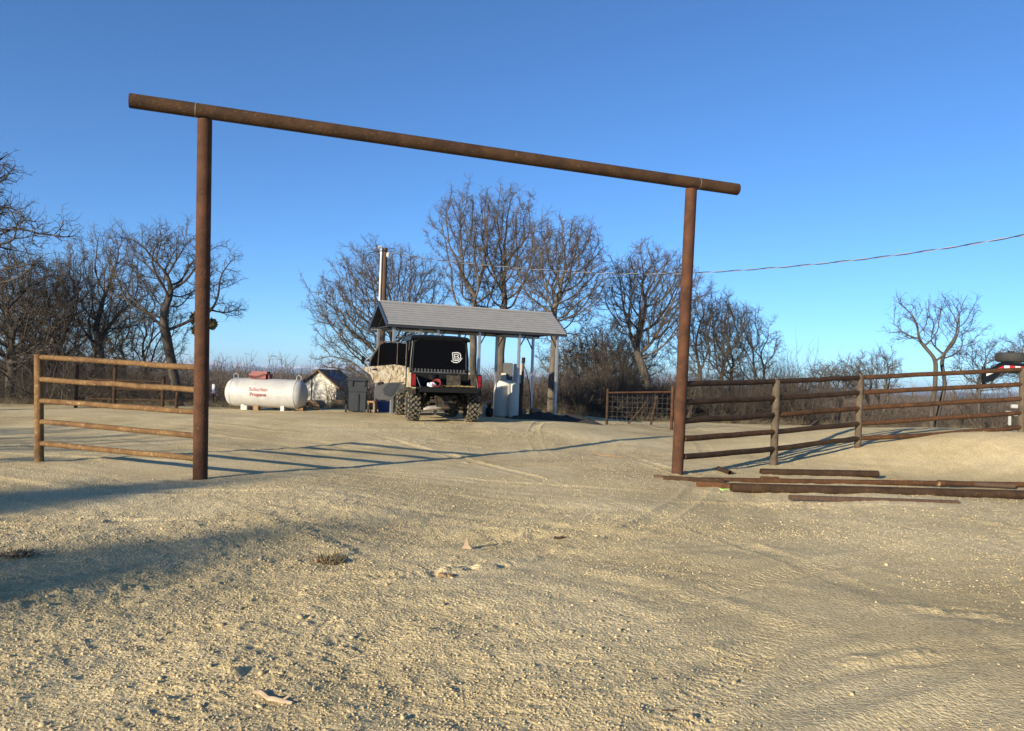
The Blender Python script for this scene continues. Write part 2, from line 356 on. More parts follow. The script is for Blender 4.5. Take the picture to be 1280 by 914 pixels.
# loose stones: one uncountable sheet of gravel
rng = np.random.default_rng(4)
def stones(n, dmin, dmax, smin, smax, seed, half=.78):
    r = np.random.default_rng(seed)
    d = np.exp(r.uniform(math.log(dmin), math.log(dmax), n*3)) if dmax/dmin > 1.5 else r.uniform(dmin, dmax, n*3)
    x = r.uniform(-1, 1, n*3)*d*half; y = d
    dens = np.clip(.35 + .8*fbm(x*.5+9, y*.7, 3, 21) + .15, .04, 1)
    k = r.uniform(size=n*3) < dens; x = x[k][:n]; y = y[k][:n]; m = len(x)
    s = smin*(smax/smin)**(r.uniform(size=m)**2.2)
    return x, y, s
phi = (1+5**.5)/2
ico = np.array([(-1,phi,0),(1,phi,0),(-1,-phi,0),(1,-phi,0),(0,-1,phi),(0,1,phi),(0,-1,-phi),(0,1,-phi),(phi,0,-1),(phi,0,1),(-phi,0,-1),(-phi,0,1)], float); ico /= np.linalg.norm(ico[0])
icf = np.array([(0,11,5),(0,5,1),(0,1,7),(0,7,10),(0,10,11),(1,5,9),(5,11,4),(11,10,2),(10,7,6),(7,1,8),(3,9,4),(3,4,2),(3,2,6),(3,6,8),(3,8,9),(4,9,5),(2,4,11),(6,2,10),(8,6,7),(9,8,1)])
V = []; Fc = []; off = 0
for (n, a, b, s0, s1, sd) in ((46000, 2.2, 7, .0022, .0075, 1), (26000, 5, 15, .0035, .010, 2), (420, 2.4, 14, .008, .020, 3)):
    x, y, s = stones(n, a, b, s0, s1, sd); m = len(x); r = np.random.default_rng(sd+50)
    z = H(x, y) + micro(x, y)
    sc = s[:, None, None]*r.uniform(.65, 1.25, (m, 1, 3))*np.array([1, 1, .7]); jit = r.uniform(.7, 1.2, (m, 12, 1))
    an = r.uniform(0, 6.28, m); ca, sa = np.cos(an)[:, None], np.sin(an)[:, None]
    p = ico[None]*jit*sc; px = p[..., 0]*ca - p[..., 1]*sa; py = p[..., 0]*sa + p[..., 1]*ca
    V.append(np.stack([px + x[:, None], py + y[:, None], p[..., 2] + (z + s*.25)[:, None]], -1).reshape(-1, 3))
    Fc.append((icf[None] + (np.arange(m)*12)[:, None, None]).reshape(-1, 3) + off); off += m*12
tag(npmesh('gravel', np.concatenate(V), np.concatenate(Fc), M['stone']), 'loose tan gravel stones scattered over the packed yard', 'gravel', kind='stuff')
# ------------------------------------------------------------------ distant mountains
def mountains():
    az = np.linspace(-60, 60, 700); rows = np.linspace(0, 1, 14); vs = []
    a = np.radians(az); prof = 30 + 22*fbm(az*.11+4, az*0, 4, 12) + 12*sstep(10, -25, az) + 7*fbm(az*1.1, az*0, 3, 14)
    prof = np.clip(prof, 6, 90) * 1.35
    for t in rows:
        d = 6000 + 900*t; z = -8 + (prof+8)*t**.8*(1 + .10*fbm(az*1.7, az*0+t*5, 3, 15)*(t < .99))
        vs.append(np.stack([np.sin(a)*d, np.cos(a)*d, z], -1))
    n = len(az); v = np.concatenate(vs); idx = np.arange(n*len(rows)).reshape(len(rows), n)
    f = np.stack([idx[:-1, :-1], idx[:-1, 1:], idx[1:, 1:], idx[1:, :-1]], -1).reshape(-1, 4)
    back = np.stack([np.sin(a)*7600, np.cos(a)*7600, np.full(n, -8.)], -1); v = np.concatenate([v, back]); o = n*len(rows)
    f = np.concatenate([f, np.stack([idx[-1, :-1], idx[-1, 1:], o+np.arange(1, n), o+np.arange(n-1)], -1)])
    m = bpy.data.materials.new('forested_snowy_slope'); m.use_nodes = True; t = m.node_tree; b = t.nodes['Principled BSDF']; L = t.links.new
    b.inputs['Roughness'].default_value = 1
    tc = t.nodes.new('ShaderNodeTexCoord'); n1 = t.nodes.new('ShaderNodeTexNoise'); n1.inputs['Scale'].default_value = .009; n1.inputs['Detail'].default_value = 6
    L(tc.outputs['Object'], n1.inputs['Vector']); sx = t.nodes.new('ShaderNodeSeparateXYZ'); L(tc.outputs['Object'], sx.inputs[0])
    ma = t.nodes.new('ShaderNodeMapRange'); ma.inputs[1].default_value = 12; ma.inputs[2].default_value = 42; ma.inputs[3].default_value = -.22; ma.inputs[4].default_value = .16
    L(sx.outputs['Z'], ma.inputs[0]); ad = t.nodes.new('ShaderNodeMath'); L(ma.outputs[0], ad.inputs[0]); L(n1.outputs['Fac'], ad.inputs[1])
    r = t.nodes.new('ShaderNodeValToRGB'); r.color_ramp.elements[0].position = .5; r.color_ramp.elements[1].position = .6
    r.color_ramp.elements[0].color = (.05, .065, .07, 1); r.color_ramp.elements[1].color = (.75, .76, .8, 1)
    L(ad.outputs[0], r.inputs[0]); L(r.outputs[0], b.inputs['Base Color'])
    tag(npmesh('mountains', v, f, m, smooth=True), 'distant blue mountain range with snow on its upper slopes', 'mountains', kind='structure')
mountains()
def haze():
    b = MB().box((0, 0, 45), (17600, 17600, 110)); m = bpy.data.materials.new('haze'); m.use_nodes = True; t = m.node_tree
    t.nodes.remove(t.nodes['Principled BSDF']); v = t.nodes.new('ShaderNodeVolumePrincipled')
    v.inputs['Color'].default_value = (.62, .78, 1, 1); v.inputs['Density'].default_value = .00015; v.inputs['Anisotropy'].default_value = .1
    t.links.new(v.outputs[0], t.nodes['Material Output'].inputs['Volume'])
    tag(b.build('haze', m), kind='stuff')
haze()
# ------------------------------------------------------------------ trees
def polylines_to_mesh(lines):
    """lines: list of (pts list, radii list, sides) -> verts, quad faces"""
    V = []; Q = []; off = 0; groups = {}
    for p, r, s in lines: groups.setdefault((len(p), s), []).append((p, r))
    for (n, s), L in groups.items():
        p = np.array([a for a, _ in L]); r = np.array([a for _, a in L]); B = len(L)
        t = np.empty_like(p); t[:, 1:-1] = p[:, 2:] - p[:, :-2]; t[:, 0] = p[:, 1]-p[:, 0]; t[:, -1] = p[:, -1]-p[:, -2]
        t /= np.linalg.norm(t, axis=-1, keepdims=True) + 1e-9
        mt = t.mean(axis=1, keepdims=True); ref = np.where(np.abs(mt[..., 2:]) > .8, np.array([1., 0, 0]), np.array([0, 0, 1.]))
        a = np.cross(t, np.broadcast_to(ref, t.shape)); a /= np.linalg.norm(a, axis=-1, keepdims=True) + 1e-9; b = np.cross(t, a)
        an = np.arange(s)*2*math.pi/s
        ring = p[:, :, None] + r[:, :, None, None]*(a[:, :, None]*np.cos(an)[:, None] + b[:, :, None]*np.sin(an)[:, None])
        V.append(ring.reshape(-1, 3)); k = np.arange(s); i = np.arange(n-1)
        base = off + (np.arange(B)*n*s)[:, None, None] + (i*s)[:, None]
        q = np.stack([base + k, base + (k+1) % s, base + s + (k+1) % s, base + s + k], -1).reshape(-1, 4); Q.append(q); off += B*n*s
    return np.concatenate(V), np.concatenate(Q)
def unit(v): return v/(np.linalg.norm(v, axis=-1, keepdims=True)+1e-9)
def grow(seed, env, z0, stems=1, lean=0.0, thick=1.0, n_attr=900, step=.18, kill=.25, fine=1.2, twigs=3, gnarl=.40, tw_len=.30):
    """space colonisation: limbs grow towards points scattered in clumps through the crown's volume. env: ellipsoids (x, y, z, rx, ry, rz)"""
    r = np.random.default_rng(seed); kill = kill*r.uniform(.85, 1.35); gnarl = gnarl*r.uniform(.8, 1.3); vol = np.array([e[3]*e[4]*e[5] for e in env])**.8; A = []
    for e, share in zip(env, vol/vol.sum()):
        m = int(3.4*n_attr*share)+40; nc = max(8, int(m/42)); d = unit(r.normal(size=(nc, 3)))*(r.uniform(.12, 1, (nc, 1))**.45)*.9
        c = np.array(e[:3]) + d*np.array(e[3:]); k = r.integers(0, nc, m); A.append(c[k] + r.normal(0, .16, (m, 3))*np.array(e[3:]))
    A = np.concatenate(A); A = A[A[:, 2] > z0*.6]; top = A[:, 2].max()
    pos = []; par = []; cz = A[:, 2].mean(); cxy = A[:, :2].mean(0)
    for sidx in range(stems):
        a = sidx*6.283/stems + r.uniform(0, 1.2); off = np.array([math.cos(a), math.sin(a), 0])*(.13 if stems > 1 else 0)
        p = off + np.array([0, 0, -.3]); pos.append(p); par.append(-1); d = unit(np.array([lean + (.28*math.cos(a) if stems > 1 else 0), .28*math.sin(a) if stems > 1 else 0, 1.]))
        while p[2] < z0:
            d = unit(d*np.array([.93, .93, 1]) + np.array([lean*.07, 0, 0]) + r.normal(0, .055, 3)*np.array([1, 1, .1])); p = p + d*step; pos.append(p); par.append(len(pos)-2)
    pos = np.array(pos); par = list(par); near = np.full(len(A), 1e9); who = np.zeros(len(A), int); start = 0
    alive = np.ones(len(A), bool); dirn = np.zeros((len(pos), 3)); dirn[:, 2] = 1
    for it in range(160):
        new = pos[start:]; 
        if len(new):
            D = (A**2).sum(1)[:, None] + (new**2).sum(1)[None] - 2*A @ new.T; k = D.argmin(1); dm = np.sqrt(np.maximum(D[np.arange(len(A)), k], 0)); b = dm < near; near[b] = dm[b]; who[b] = k[b] + start
        alive &= near > kill
        if alive.sum() < 4: break
        ids = np.nonzero(alive)[0]; sm = np.zeros((len(pos), 3)); np.add.at(sm, who[ids], unit(A[ids] - pos[who[ids]]))
        src = np.nonzero(np.abs(sm).sum(1) > 0)[0]; dd = unit(unit(sm[src]) + .45*dirn[src] + r.normal(0, gnarl, (len(src), 3)))
        start = len(pos); pos = np.concatenate([pos, pos[src] + dd*step]); dirn = np.concatenate([dirn, dd]); par += list(src)
        if len(pos) > 9500: break
    n = len(pos); par = np.array(par); kids = [[] for _ in range(n)]
    for i in range(n):
        if par[i] >= 0: kids[par[i]].append(i)
    w = np.zeros(n); tip = .0086*fine
    for i in range(n-1, -1, -1):
        w[i] = (sum(w[k]**2.2 for k in kids[i]))**(1/2.2) if kids[i] else tip
    base = max(w[i] for i in range(n) if par[i] < 0); want = .0235*top*thick*(1 if stems == 1 else .68); g = math.log(want/tip)/math.log(base/tip); rad = tip*(w/tip)**g
    sp = pos.copy()
    for _ in range(2):
        q = sp.copy()
        for i in range(n):
            if par[i] >= 0 and kids[i]: k = max(kids[i], key=lambda c: w[c]); q[i] = .5*sp[i] + .25*(sp[par[i]] + sp[k])
        sp = q
    chains = []; todo = [i for i in range(n) if par[i] < 0]; starts = [(None, i) for i in todo]
    while starts:
        p0, i = starts.pop(); ch = [] if p0 is None else [p0]
        while True:
            ch.append(i)
            if not kids[i]: break
            m = max(kids[i], key=lambda c: w[c])
            for c in kids[i]:
                if c != m: starts.append((i, c))
            i = m
        chains.append((ch, p0 is not None))
    big = {}; small = {}
    for ch, br in chains:
        if len(ch) < 2: continue
        rr = rad[ch].copy()
        if br: rr[0] = min(rr[0]*.85, rr[1]*1.25)
        else: rr[0] *= 1.4; rr[1] *= 1.12
        rm = rad[ch[1]]; thickb = rm > .034
        sd = 10 if rm > .08 else 6 if thickb else 4 if rm > .015 else 3
        (big if thickb else small).setdefault((len(ch), sd), []).append((sp[ch], rr))
    B = [(np.array([a for a, _ in v]), np.array([b for _, b in v]), k[1]) for k, v in big.items()]; S = [(np.array([a for a, _ in v]), np.array([b for _, b in v]), k[1]) for k, v in small.items()]
    # twigs from every thin node, each with spurs of its own
    thin = np.nonzero(rad < .022)[0]; thin = np.repeat(thin, twigs); m = len(thin); ctr = np.array([0, 0, z0*.8])
    bd = dirn[thin] if len(dirn) == n else np.zeros((m, 3)); out_ = unit(sp[thin] - ctr)
    def shoot(p, d, L, r0, r1, segs, wig):
        pts = [p]; rr = [r0]
        for i in range(segs):
            d = unit(d + r.normal(0, wig, d.shape)); p = p + d*(L/segs)[:, None]; pts.append(p); rr.append(r0 + (r1-r0)*(i+1)/segs)
        return np.stack(pts, 1), np.stack([np.broadcast_to(x, (len(p),)) for x in rr], 1), d
    d = unit(.6*bd + .55*out_ + r.normal(0, .62, (m, 3)) + np.array([0, 0, .12])); L = tw_len*r.uniform(.5, 1.3, m)
    P1, R1, D1 = shoot(sp[thin], d, L, .0050*fine, .0030*fine, 4, .34); S.append((P1, R1, 3))
    for idx in (1, 2, 3, 4):
        d = unit(D1*.55 + r.normal(0, .6, (m, 3)) + np.array([0, 0, .08])); P2, R2, _ = shoot(P1[:, idx], d, L*.48*r.uniform(.5, 1.2, m), .0031*fine, .0022*fine, 2, .25); S.append((P2, R2, 3))
    return B, S
def batch_mesh(L):
    V = []; Q = []; off = 0
    for p, r, s in L:
        B, n = r.shape; t = np.empty_like(p); t[:, 1:-1] = p[:, 2:] - p[:, :-2]; t[:, 0] = p[:, 1]-p[:, 0]; t[:, -1] = p[:, -1]-p[:, -2]; t = unit(t)
        mt = t.mean(axis=1, keepdims=True); ref = np.where(np.abs(mt[..., 2:]) > .8, np.array([1., 0, 0]), np.array([0, 0, 1.]))
        a = unit(np.cross(t, np.broadcast_to(ref, t.shape))); b = np.cross(t, a); an = np.arange(s)*2*math.pi/s
        V.append((p[:, :, None] + r[:, :, None, None]*(a[:, :, None]*np.cos(an)[:, None] + b[:, :, None]*np.sin(an)[:, None])).reshape(-1, 3))
        k = np.arange(s); i = np.arange(n-1); base = off + (np.arange(B)*n*s)[:, None, None] + (i*s)[:, None]
        Q.append(np.stack([base + k, base + (k+1) % s, base + s + (k+1) % s, base + s + k], -1).reshape(-1, 4)); off += B*n*s
    return np.concatenate(V), np.concatenate(Q)
TREE_N = [0]
def tree(u, d, clear_v, ell, label, seed, name='bare_oak', group=None, dark=False, base=None, **kw):
    if base is None:
        b = gx(u, d); k = d/F; env = []
        for (eu, ev, ru, rv) in ell:
            p = P(eu, ev, d) - b; env.append((p.x, 0, p.z, ru*k, ru*k*.85, rv*k))
        z0 = P(u, clear_v, d).z - b.z
    else: b, env, z0 = base, ell, clear_v
    big, small = grow(seed, env, z0, **kw)
    root = empty(name, b, label=label, cat='tree', group=group)
    v, f = batch_mesh(big); npmesh('trunk', v, f, M['bark_dark' if dark else 'bark'], root, smooth=True)
    v, f = batch_mesh(small); npmesh('crown', v, f, M['twig_dark' if dark else 'twig'], root); TREE_N[0] += len(f)
    return root
gl = 'bare trees behind the left pipe fence'; gc = 'bare trees behind the carport'; gr = 'bare trees beyond the right fence'
# left cluster
tree(-235, 16.5, 380, [(-170, 240, 150, 105), (30, 285, 60, 42), (-5, 228, 26, 28), (20, 330, 50, 30)], 'huge dark bare oak at the left edge reaching its limbs into the frame', 11, dark=True, thick=1.2, group=gl, n_attr=1100, twigs=2)
tree(14, 25, 450, [(12, 395, 75, 92)], 'dark trunked bare tree at far left under the biggest oak limbs', 12, twigs=3, n_attr=760, dark=True, group=gl, thick=1.1)
tree(60, 27, 455, [(66, 392, 56, 78)], 'leaning thin bare tree between left edge and fence post', 13, twigs=3, n_attr=760, group=gl, lean=.12, dark=True)
tree(125, 28, 450, [(128, 358, 52, 74), (150, 300, 22, 16)], 'tall upright bare tree left of the mistletoe oak', 14, twigs=3, n_attr=760, group=gl)
tree(92, 32, 465, [(92, 410, 72, 78)], 'greyish bare tree set back in the left grove', 15, twigs=3, n_attr=760, group=gl, stems=2)
tree(226, 24, 405, [(212, 328, 58, 50), (268, 345, 34, 40), (162, 362, 38, 34), (290, 388, 24, 16), (196, 392, 40, 22), (150, 318, 24, 20)], 'broad bare oak with pale lower trunk and mistletoe beside the left gate post', 16, dark=True, group=gl, thick=1.05, n_attr=1300, gnarl=.34)
tree(172, 34, 470, [(172, 418, 60, 64)], 'smaller bare tree seen through the left grove right of centre', 17, twigs=3, n_attr=760, group=gl, stems=2)
tree(22, 36, 470, [(10, 420, 80, 74)], 'far bare tree filling the gap at the left edge', 18, twigs=3, n_attr=760, group=gl)
# behind the carport
tree(466, 33, 455, [(470, 380, 76, 76), (420, 425, 36, 44), (532, 365, 34, 46), (500, 420, 50, 40)], 'wide round headed bare tree behind the utility pole', 21, group=gc, n_attr=2600, fine=1.15, thick=1.0, twigs=3)
tree(588, 29, 405, [(573, 285, 34, 58), (600, 330, 44, 72)], 'tall bare tree leaning left over the carport roof', 22, group=gc, lean=-.02, thick=.66, n_attr=1100)
tree(634, 29.5, 410, [(634, 300, 42, 72), (662, 310, 34, 52), (610, 370, 30, 30)], 'tallest bare tree with forked crown behind the middle of carport', 23, group=gc, thick=.74, n_attr=1400)
tree(690, 27.5, 400, [(700, 345, 60, 72), (725, 310, 26, 34)], 'bare oak with pale trunk at the right end of the carport', 24, group=gc, thick=.82, n_attr=1500, gnarl=.34)
tree(814, 30, 445, [(815, 372, 62, 60), (785, 345, 24, 26), (838, 325, 24, 22)], 'crooked bare tree left of the right gate post', 25, group=gc, thick=.9, n_attr=1100, gnarl=.32)
tree(768, 34, 490, [(768, 448, 56, 46)], 'low bare tree between carport and wire mesh gate', 26, stems=2, group=gc, thick=.9)
tree(735, 38, 490, [(735, 455, 60, 42)], 'thin low bare tree set back right of carport', 32, stems=3, group=gc, thick=.8)
tree(888, 31, 470, [(888, 425, 50, 56)], 'dark bushy bare tree just right of the right gate post', 27, dark=True, stems=2, group=gr, thick=.9, n_attr=1100)
tree(925, 33, 475, [(912, 425, 52, 46), (955, 438, 28, 28)], 'spreading bare tree with its tips trailing right above the fence', 28, dark=True, stems=3, group=gr, n_attr=1100)
tree(1042, 36, 500, [(1042, 480, 34, 28)], 'left one of two small bare trees above the middle fence post', 29, stems=3, group=gr, n_attr=600)
tree(1090, 38, 500, [(1092, 466, 34, 32)], 'right one of two small bare trees above the middle fence post', 30, stems=3, group=gr, n_attr=600)
tree(1168, 30, 470, [(1140, 402, 28, 34), (1188, 405, 36, 40), (1165, 395, 22, 26)], 'tall forked bare tree standing alone above the right fence rails', 31, stems=2, group=gr, thick=.95, n_attr=1000, twigs=2, fine=1.2, dark=True)
tree(1232, 32, 480, [(1232, 458, 36, 32)], 'thin bare sapling left of the trailer neck', 33, stems=2, group=gr, n_attr=450, thick=.7)
tree(1312, 34, 480, [(1312, 452, 56, 38)], 'bare tree at the right edge behind the spare tyre', 34, stems=2, group=gr, n_attr=600)
# trees standing left behind the viewer: they shade the foreground
def leafy(e, tt, Ht, rad, sd, label):
    b = Vector(e) + Vector((-math.sin(SUN_AZ), -math.cos(SUN_AZ), 0))*tt; b.z = h(b.x, b.y); r = np.random.default_rng(sd)
    root = empty('evergreen_tree', b, label=label, cat='tree', group='evergreens behind the viewer')
    MB().tube([(0, 0, -.2), (.05, 0, Ht*.5), (0, 0, Ht*.93)], [.17, .10, .02], 9).build('trunk', M['bark'], root, smooth=True)
    n = 7500; t = r.uniform(0, 1, n)**1.1; cz = Ht*(.16 + .84*(1-t)); cr = rad*(t**.5)*r.uniform(.0, 1, n)**.7*(.9 + .2*np.sin(t*40)); a = r.uniform(0, 6.283, n)
    c = np.stack([cr*np.cos(a), cr*np.sin(a), cz - .25*cr], -1); nk = 170; pick = r.integers(0, nk, n); c = c[pick]*.9 + c*.1 + r.normal(0, .24, (n, 3)); x = unit(r.normal(size=(n, 3))); y = unit(np.cross(x, r.normal(size=(n, 3)))); w = .08
    v = np.stack([c - x*w*2, c - y*w*.7, c + x*w*2, c + y*w*.7], 1).reshape(-1, 3); npmesh('crown', v, np.arange(4*n).reshape(n, 4), M['mistletoe'], root)
leafy((-1.0, 6.85, 0), 52, 13.6, 5.0, 41, 'slender evergreen tree left behind the viewer shading the foreground gravel')
leafy((-3.4, 8.9, 0), 44, 11.5, 2.6, 42, 'narrower evergreen tree left behind the viewer shading the fence foot')
b3 = Vector((-5.6, 15.3, 0)) - Vector((math.sin(SUN_AZ), math.cos(SUN_AZ), 0))*23
tree(0, 0, 2.2, [(0, 0, 4.2, 3, 3, 2)], 'bare oak standing off to the left whose branches shade the far yard', 43, base=b3, n_attr=500, twigs=1, fine=2.6, thick=1.6)
# mistletoe clumps in the broad oak
def leafball(p, r_, n, seed):
    r = np.random.default_rng(seed); V = []; Fq = []
    for i in range(n):
        c = unit(r.normal(size=3))*r_*r.uniform(.2, 1)**.5; a = unit(r.normal(size=3)); b = unit(np.cross(a, r.normal(size=3))); s = .035
        V += [c-a*s*2-b*s*.5, c-b*s, c+a*s*2, c+b*s]; Fq.append([4*i, 4*i+1, 4*i+2, 4*i+3])
    return np.array(V), np.array(Fq)
for k, (u, v_, d, rr, lab) in enumerate(((265, 405, 23.8, .14, 'green mistletoe clump hanging in the oak right of gate post'), (243, 398, 24.1, .15, 'green mistletoe clump in the oak left of the gate post'), (245, 413, 23.9, .12, 'small green mistletoe tuft hanging lowest in the oak'))):
    p = P(u, v_, d); V_, F_ = leafball(p, rr, 130, 70+k); o = npmesh('mistletoe_clump', V_*np.array([1, 1, 1.25]), F_, M['mistletoe']); o.location = p
    tag(o, lab, 'mistletoe', group='mistletoe in the oak')
# brush: tangled undergrowth past the yard edge, one uncountable mass
def shrub_template(seed, stems=9, sub=6, tw=5, Ht=1.0, fine=1.0):
    r = np.random.default_rng(seed); L = []
    def br(p, d, ln, rad, lv):
        n = [5, 4, 3][lv]; pts = [p.copy()]; rr = [rad]; ds = [d]
        for i in range(n):
            d = unit(d + r.normal(0, .26, 3) + np.array([0, 0, .05])); p = p + d*ln/n; pts.append(p.copy()); rr.append(rad*(1-.7*(i+1)/n)); ds.append(d)
        L.append((pts, rr, 3))
        if lv == 2: return
        for k in range(sub if lv == 0 else tw):
            i = r.integers(1, n+1); nd = unit(ds[i] + r.normal(0, .75, 3)); br(pts[i], nd, ln*r.uniform(.35, .6), max(rr[i]*.6, .002*fine), lv+1)
    for s in range(stems):
        a = r.uniform(0, 6.28); t = r.uniform(.1, .9)
        br(np.array([.25*math.cos(a)*r.uniform(0, 1), .25*math.sin(a)*r.uniform(0, 1), -.1]), unit(np.array([math.cos(a)*t, math.sin(a)*t, 1])), Ht*r.uniform(.6, .95), .012*fine, 0)
    return polylines_to_mesh(L)
def mass(name, spots, label, m, seed, coarse=False, fine=1.0, cat='brush'):
    T = [shrub_template(seed+i, *((7, 5, 4) if coarse else (10, 7, 5)), fine=fine) for i in range(5)]
    V = []; Fq = []; off = 0; r = np.random.default_rng(seed+99)
    for (x, y, s, w) in spots:
        v, f = T[r.integers(0, 5)]; a = r.uniform(0, 6.28); c, q = math.cos(a), math.sin(a)
        vv = np.stack([(v[:, 0]*c - v[:, 1]*q)*w + x, (v[:, 0]*q + v[:, 1]*c)*w + y, v[:, 2]*s + h(x, y)], -1); V.append(vv); Fq.append(f+off); off += len(v)
    return tag(npmesh(name, np.concatenate(V), np.concatenate(Fq), m), label, cat, kind='stuff')
def spots(u0, u1, n, dy0, dy1, v_top, seed, jit=12):
    r = np.random.default_rng(seed); out = []
    for i in range(n):
        u = r.uniform(u0, u1); p = gx(u, 30); d = float(crest(p.x)) + r.uniform(dy0, dy1); p = gx(u, d)
        tv = (v_top(u) if callable(v_top) else v_top) + r.uniform(-jit*.3, jit)
        s = max(.5, P(u, tv, d).z - p.z); out.append((p.x, p.y, s, r.uniform(1.0, 2.0)*min(1, s/1.6)+.4))
    return out
mass('brush', spots(-60, 262, 105, 1.5, 13, lambda u: 440 - 18*math.sin(u*.02) , 1, 45), 'tangled leafless brush behind the left pipe fence', M['twig_dark'], 100)
mass('brush', spots(690, 1010, 115, 1.5, 11, lambda u: 440 + 16*math.sin(u*.03), 2, 50) + spots(560, 700, 30, 2.5, 9, 452, 3, 40), 'tangled leafless brush behind the carport and the mesh gate', M['twig_dark'], 120)
mass('brush', spots(1005, 1340, 42, 1.5, 10, lambda u: 494 + 14*math.sin(u*.05), 5, 34), 'low leafless brush beyond the right pipe fence', M['twig'], 140)
mass('brush', spots(395, 470, 14, 3.5, 9, 472, 6, 30), 'leafless brush beside the small white shed', M['twig'], 150)
# far-off wood
def far_spots(seed, n, d0, d1, u0=-100, u1=1400):
    r = np.random.default_rng(seed); out = []
    for i in range(n):
        d = r.uniform(d0, d1); u = r.uniform(u0, u1); p = gx(u, d)
        tv = 475 + .035*(u-640) - 9 + 3*math.sin(u*.05+seed) + r.uniform(-5, 9)
        out.append((p.x, p.y, P(u, tv, d).z - p.z, r.uniform(3, 5)))
    return out
mass('far_wood', far_spots(1, 380, 55, 85) + far_spots(2, 340, 90, 150), 'far-off leafless wood along the skyline', M['twig_far'], 200, coarse=True, fine=2.7, cat='wood')
mass('dry_grass', [(a[0], a[1], .28, .5) for a in spots(-60, 1340, 330, -.3, 3, 500, 8)], 'dry grass along the edge of the yard', M['dry_grass'], 230, coarse=True, fine=.8, cat='grass')
# ------------------------------------------------------------------ gate frame
def seg(a, b, n): return [a + (b-a)*i/n for i in range(n+1)]
bl = G(251, 598); br_ = G(846, 594)
dl, dr = bl.y, br_.y
tl = P(256, 152, dl); tr = P(864, 238, dr)
gate = empty('entrance_gate_frame', bl, label='tall rusty pipe gateway of two posts and a long overhanging crossbeam', cat='gate frame')
def loc(p): return Vector(p) - bl
rp = .5*17.6/F*dl
for (b, t, d) in ((bl, tl, dl), (br_, tr, dr)):
    MB().tube(seg(loc(b - Vector((0, 0, .25))), loc(t + (t-b)*.004), 12), rp, 28).build('post', M['rust'], gate, smooth=True)
ax = (tr - tl).normalized()
# beam: crosses both posts at their tops and overhangs both ends
cl = P(256, 139.5, dl); cr = P(864, 228.5, dr); bd = cr - cl
def on_line(u):                            # point of the beam's axis seen in pixel column u
    lo, hi = -.5, 1.5
    for _ in range(50):
        mid = (lo+hi)/2; p = cl + bd*mid - EYE; q = CM.transposed() @ p; uu = CX + F*q.x/-q.z
        if uu < u: lo = mid
        else: hi = mid
    return cl + bd*lo
e0, e1 = on_line(162), on_line(922)
beam = MB().pipe(loc(e0), loc(e1), rp*1.02, .01, 32, 30).build('crossbeam', M['rust_beam'], gate, smooth=True)
for p in (cl - ax*.1, cr + ax*.12): MB().tube([loc(p - ax*.006), loc(p + ax*.006)], rp*1.045, 28).build('weld_seam', M['weld'], gate)
print('gate', bl, br_, 'height', tl.z, 'r', rp)
# ------------------------------------------------------------------ left pipe fence
lp = G(50, 575); lt = P(48.5, 443, lp.y); rr = .5*8.2/F*12.2*.8
lf = empty('pipe_fence', lp, label='weathered tan five rail pipe fence panel left of the gateway', cat='fence')
L2 = lambda p: Vector(p) - lp
MB().tube(seg(L2(lp - Vector((0, 0, .2))), L2(lt), 4), .5*10.5/F*lp.y, 16).build('post', M['rust_tan'], lf, smooth=True)
for va, vb in ((446.5, 459.5), (474, 487.5), (501, 515), (527, 545), (554, 573.5)):
    a, b = P(50, va, lp.y), P(251, vb + .5, bl.y); b = b + (a-b).normalized()*rp*.9
    q = seg(L2(a), L2(b), 6); rs = random.Random(int(va))
    for k in range(1, 6): q[k] += Vector((0, 0, rs.uniform(-.006, .006)))
    MB().tube(q, .5*6.9/F*((lp.y+bl.y)/2), 14).build('rail', M['rust_tan'], lf, smooth=True)
# ------------------------------------------------------------------ right pipe fence
pts = [(967, 577, 475, 971), (1072, 560, 469, 1076), (1276.5, 546.5, 461, 1279)]
deps = [12.6, 13.9, 14.8]; span = 1.38*.8
rf = empty('pipe_fence', G(967, 577), label='dark rusty five rail pipe fence running right from the gateway', cat='fence'); org = rf.location.copy()
L3 = lambda p: Vector(p) - org
for i, (u, vb, vt, ut) in enumerate(pts):
    b = P(u, vb, deps[i]); t = P(ut, vt, deps[i]); g_ = h(b.x, b.y); print('fence post', i, b.z, g_); b2 = Vector((b.x, b.y, min(b.z, g_) - .2))
    MB().tube([L3(b2), L3(b), L3(t)], .5*(9.5, 8.2, 8)[i]/F*deps[i], 14).build('post', M['grey_post'], rf, smooth=True)
bays = [((855, dr), (480.5, 503, 526.5, 548.5, 571), (968, 12.6), (477, 498, 519, 540, 561)),
        ((970, 12.6), (477, 498, 519, 540, 561), (1074, 13.9), (472, 491, 510.5, 529.5, 548)),
        ((1075, 13.9), (472, 491, 510.5, 529.5, 548), (1277, 14.8), (462, 480.5, 498.5, 516, 534)),
        ((1279, 14.8), (462, 480.5, 498.5, 516, 534), (1480, 15.6), (452, 470, 487, 504, 521))]
for bi, (A, va, B, vb) in enumerate(bays):
    for k in range(5):
        a, b = P(A[0], va[k], A[1]), P(B[0], vb[k], B[1]); rs = random.Random(bi*9+k)
        q = seg(L3(a), L3(b), 6)
        for j in range(1, 6): q[j] += Vector((0, 0, rs.uniform(-.008, .008) - (.02 if (bi == 2 and k == 4) else 0)))
        MB().tube(q, (.5*6.3/F*13.2), 12).build('rail', M['rust_dark' if (k in (0, 1) and bi < 2) or (k+bi) % 3 else 'rust_orange'] if bi < 2 else M['rust_orange'], rf, smooth=True)
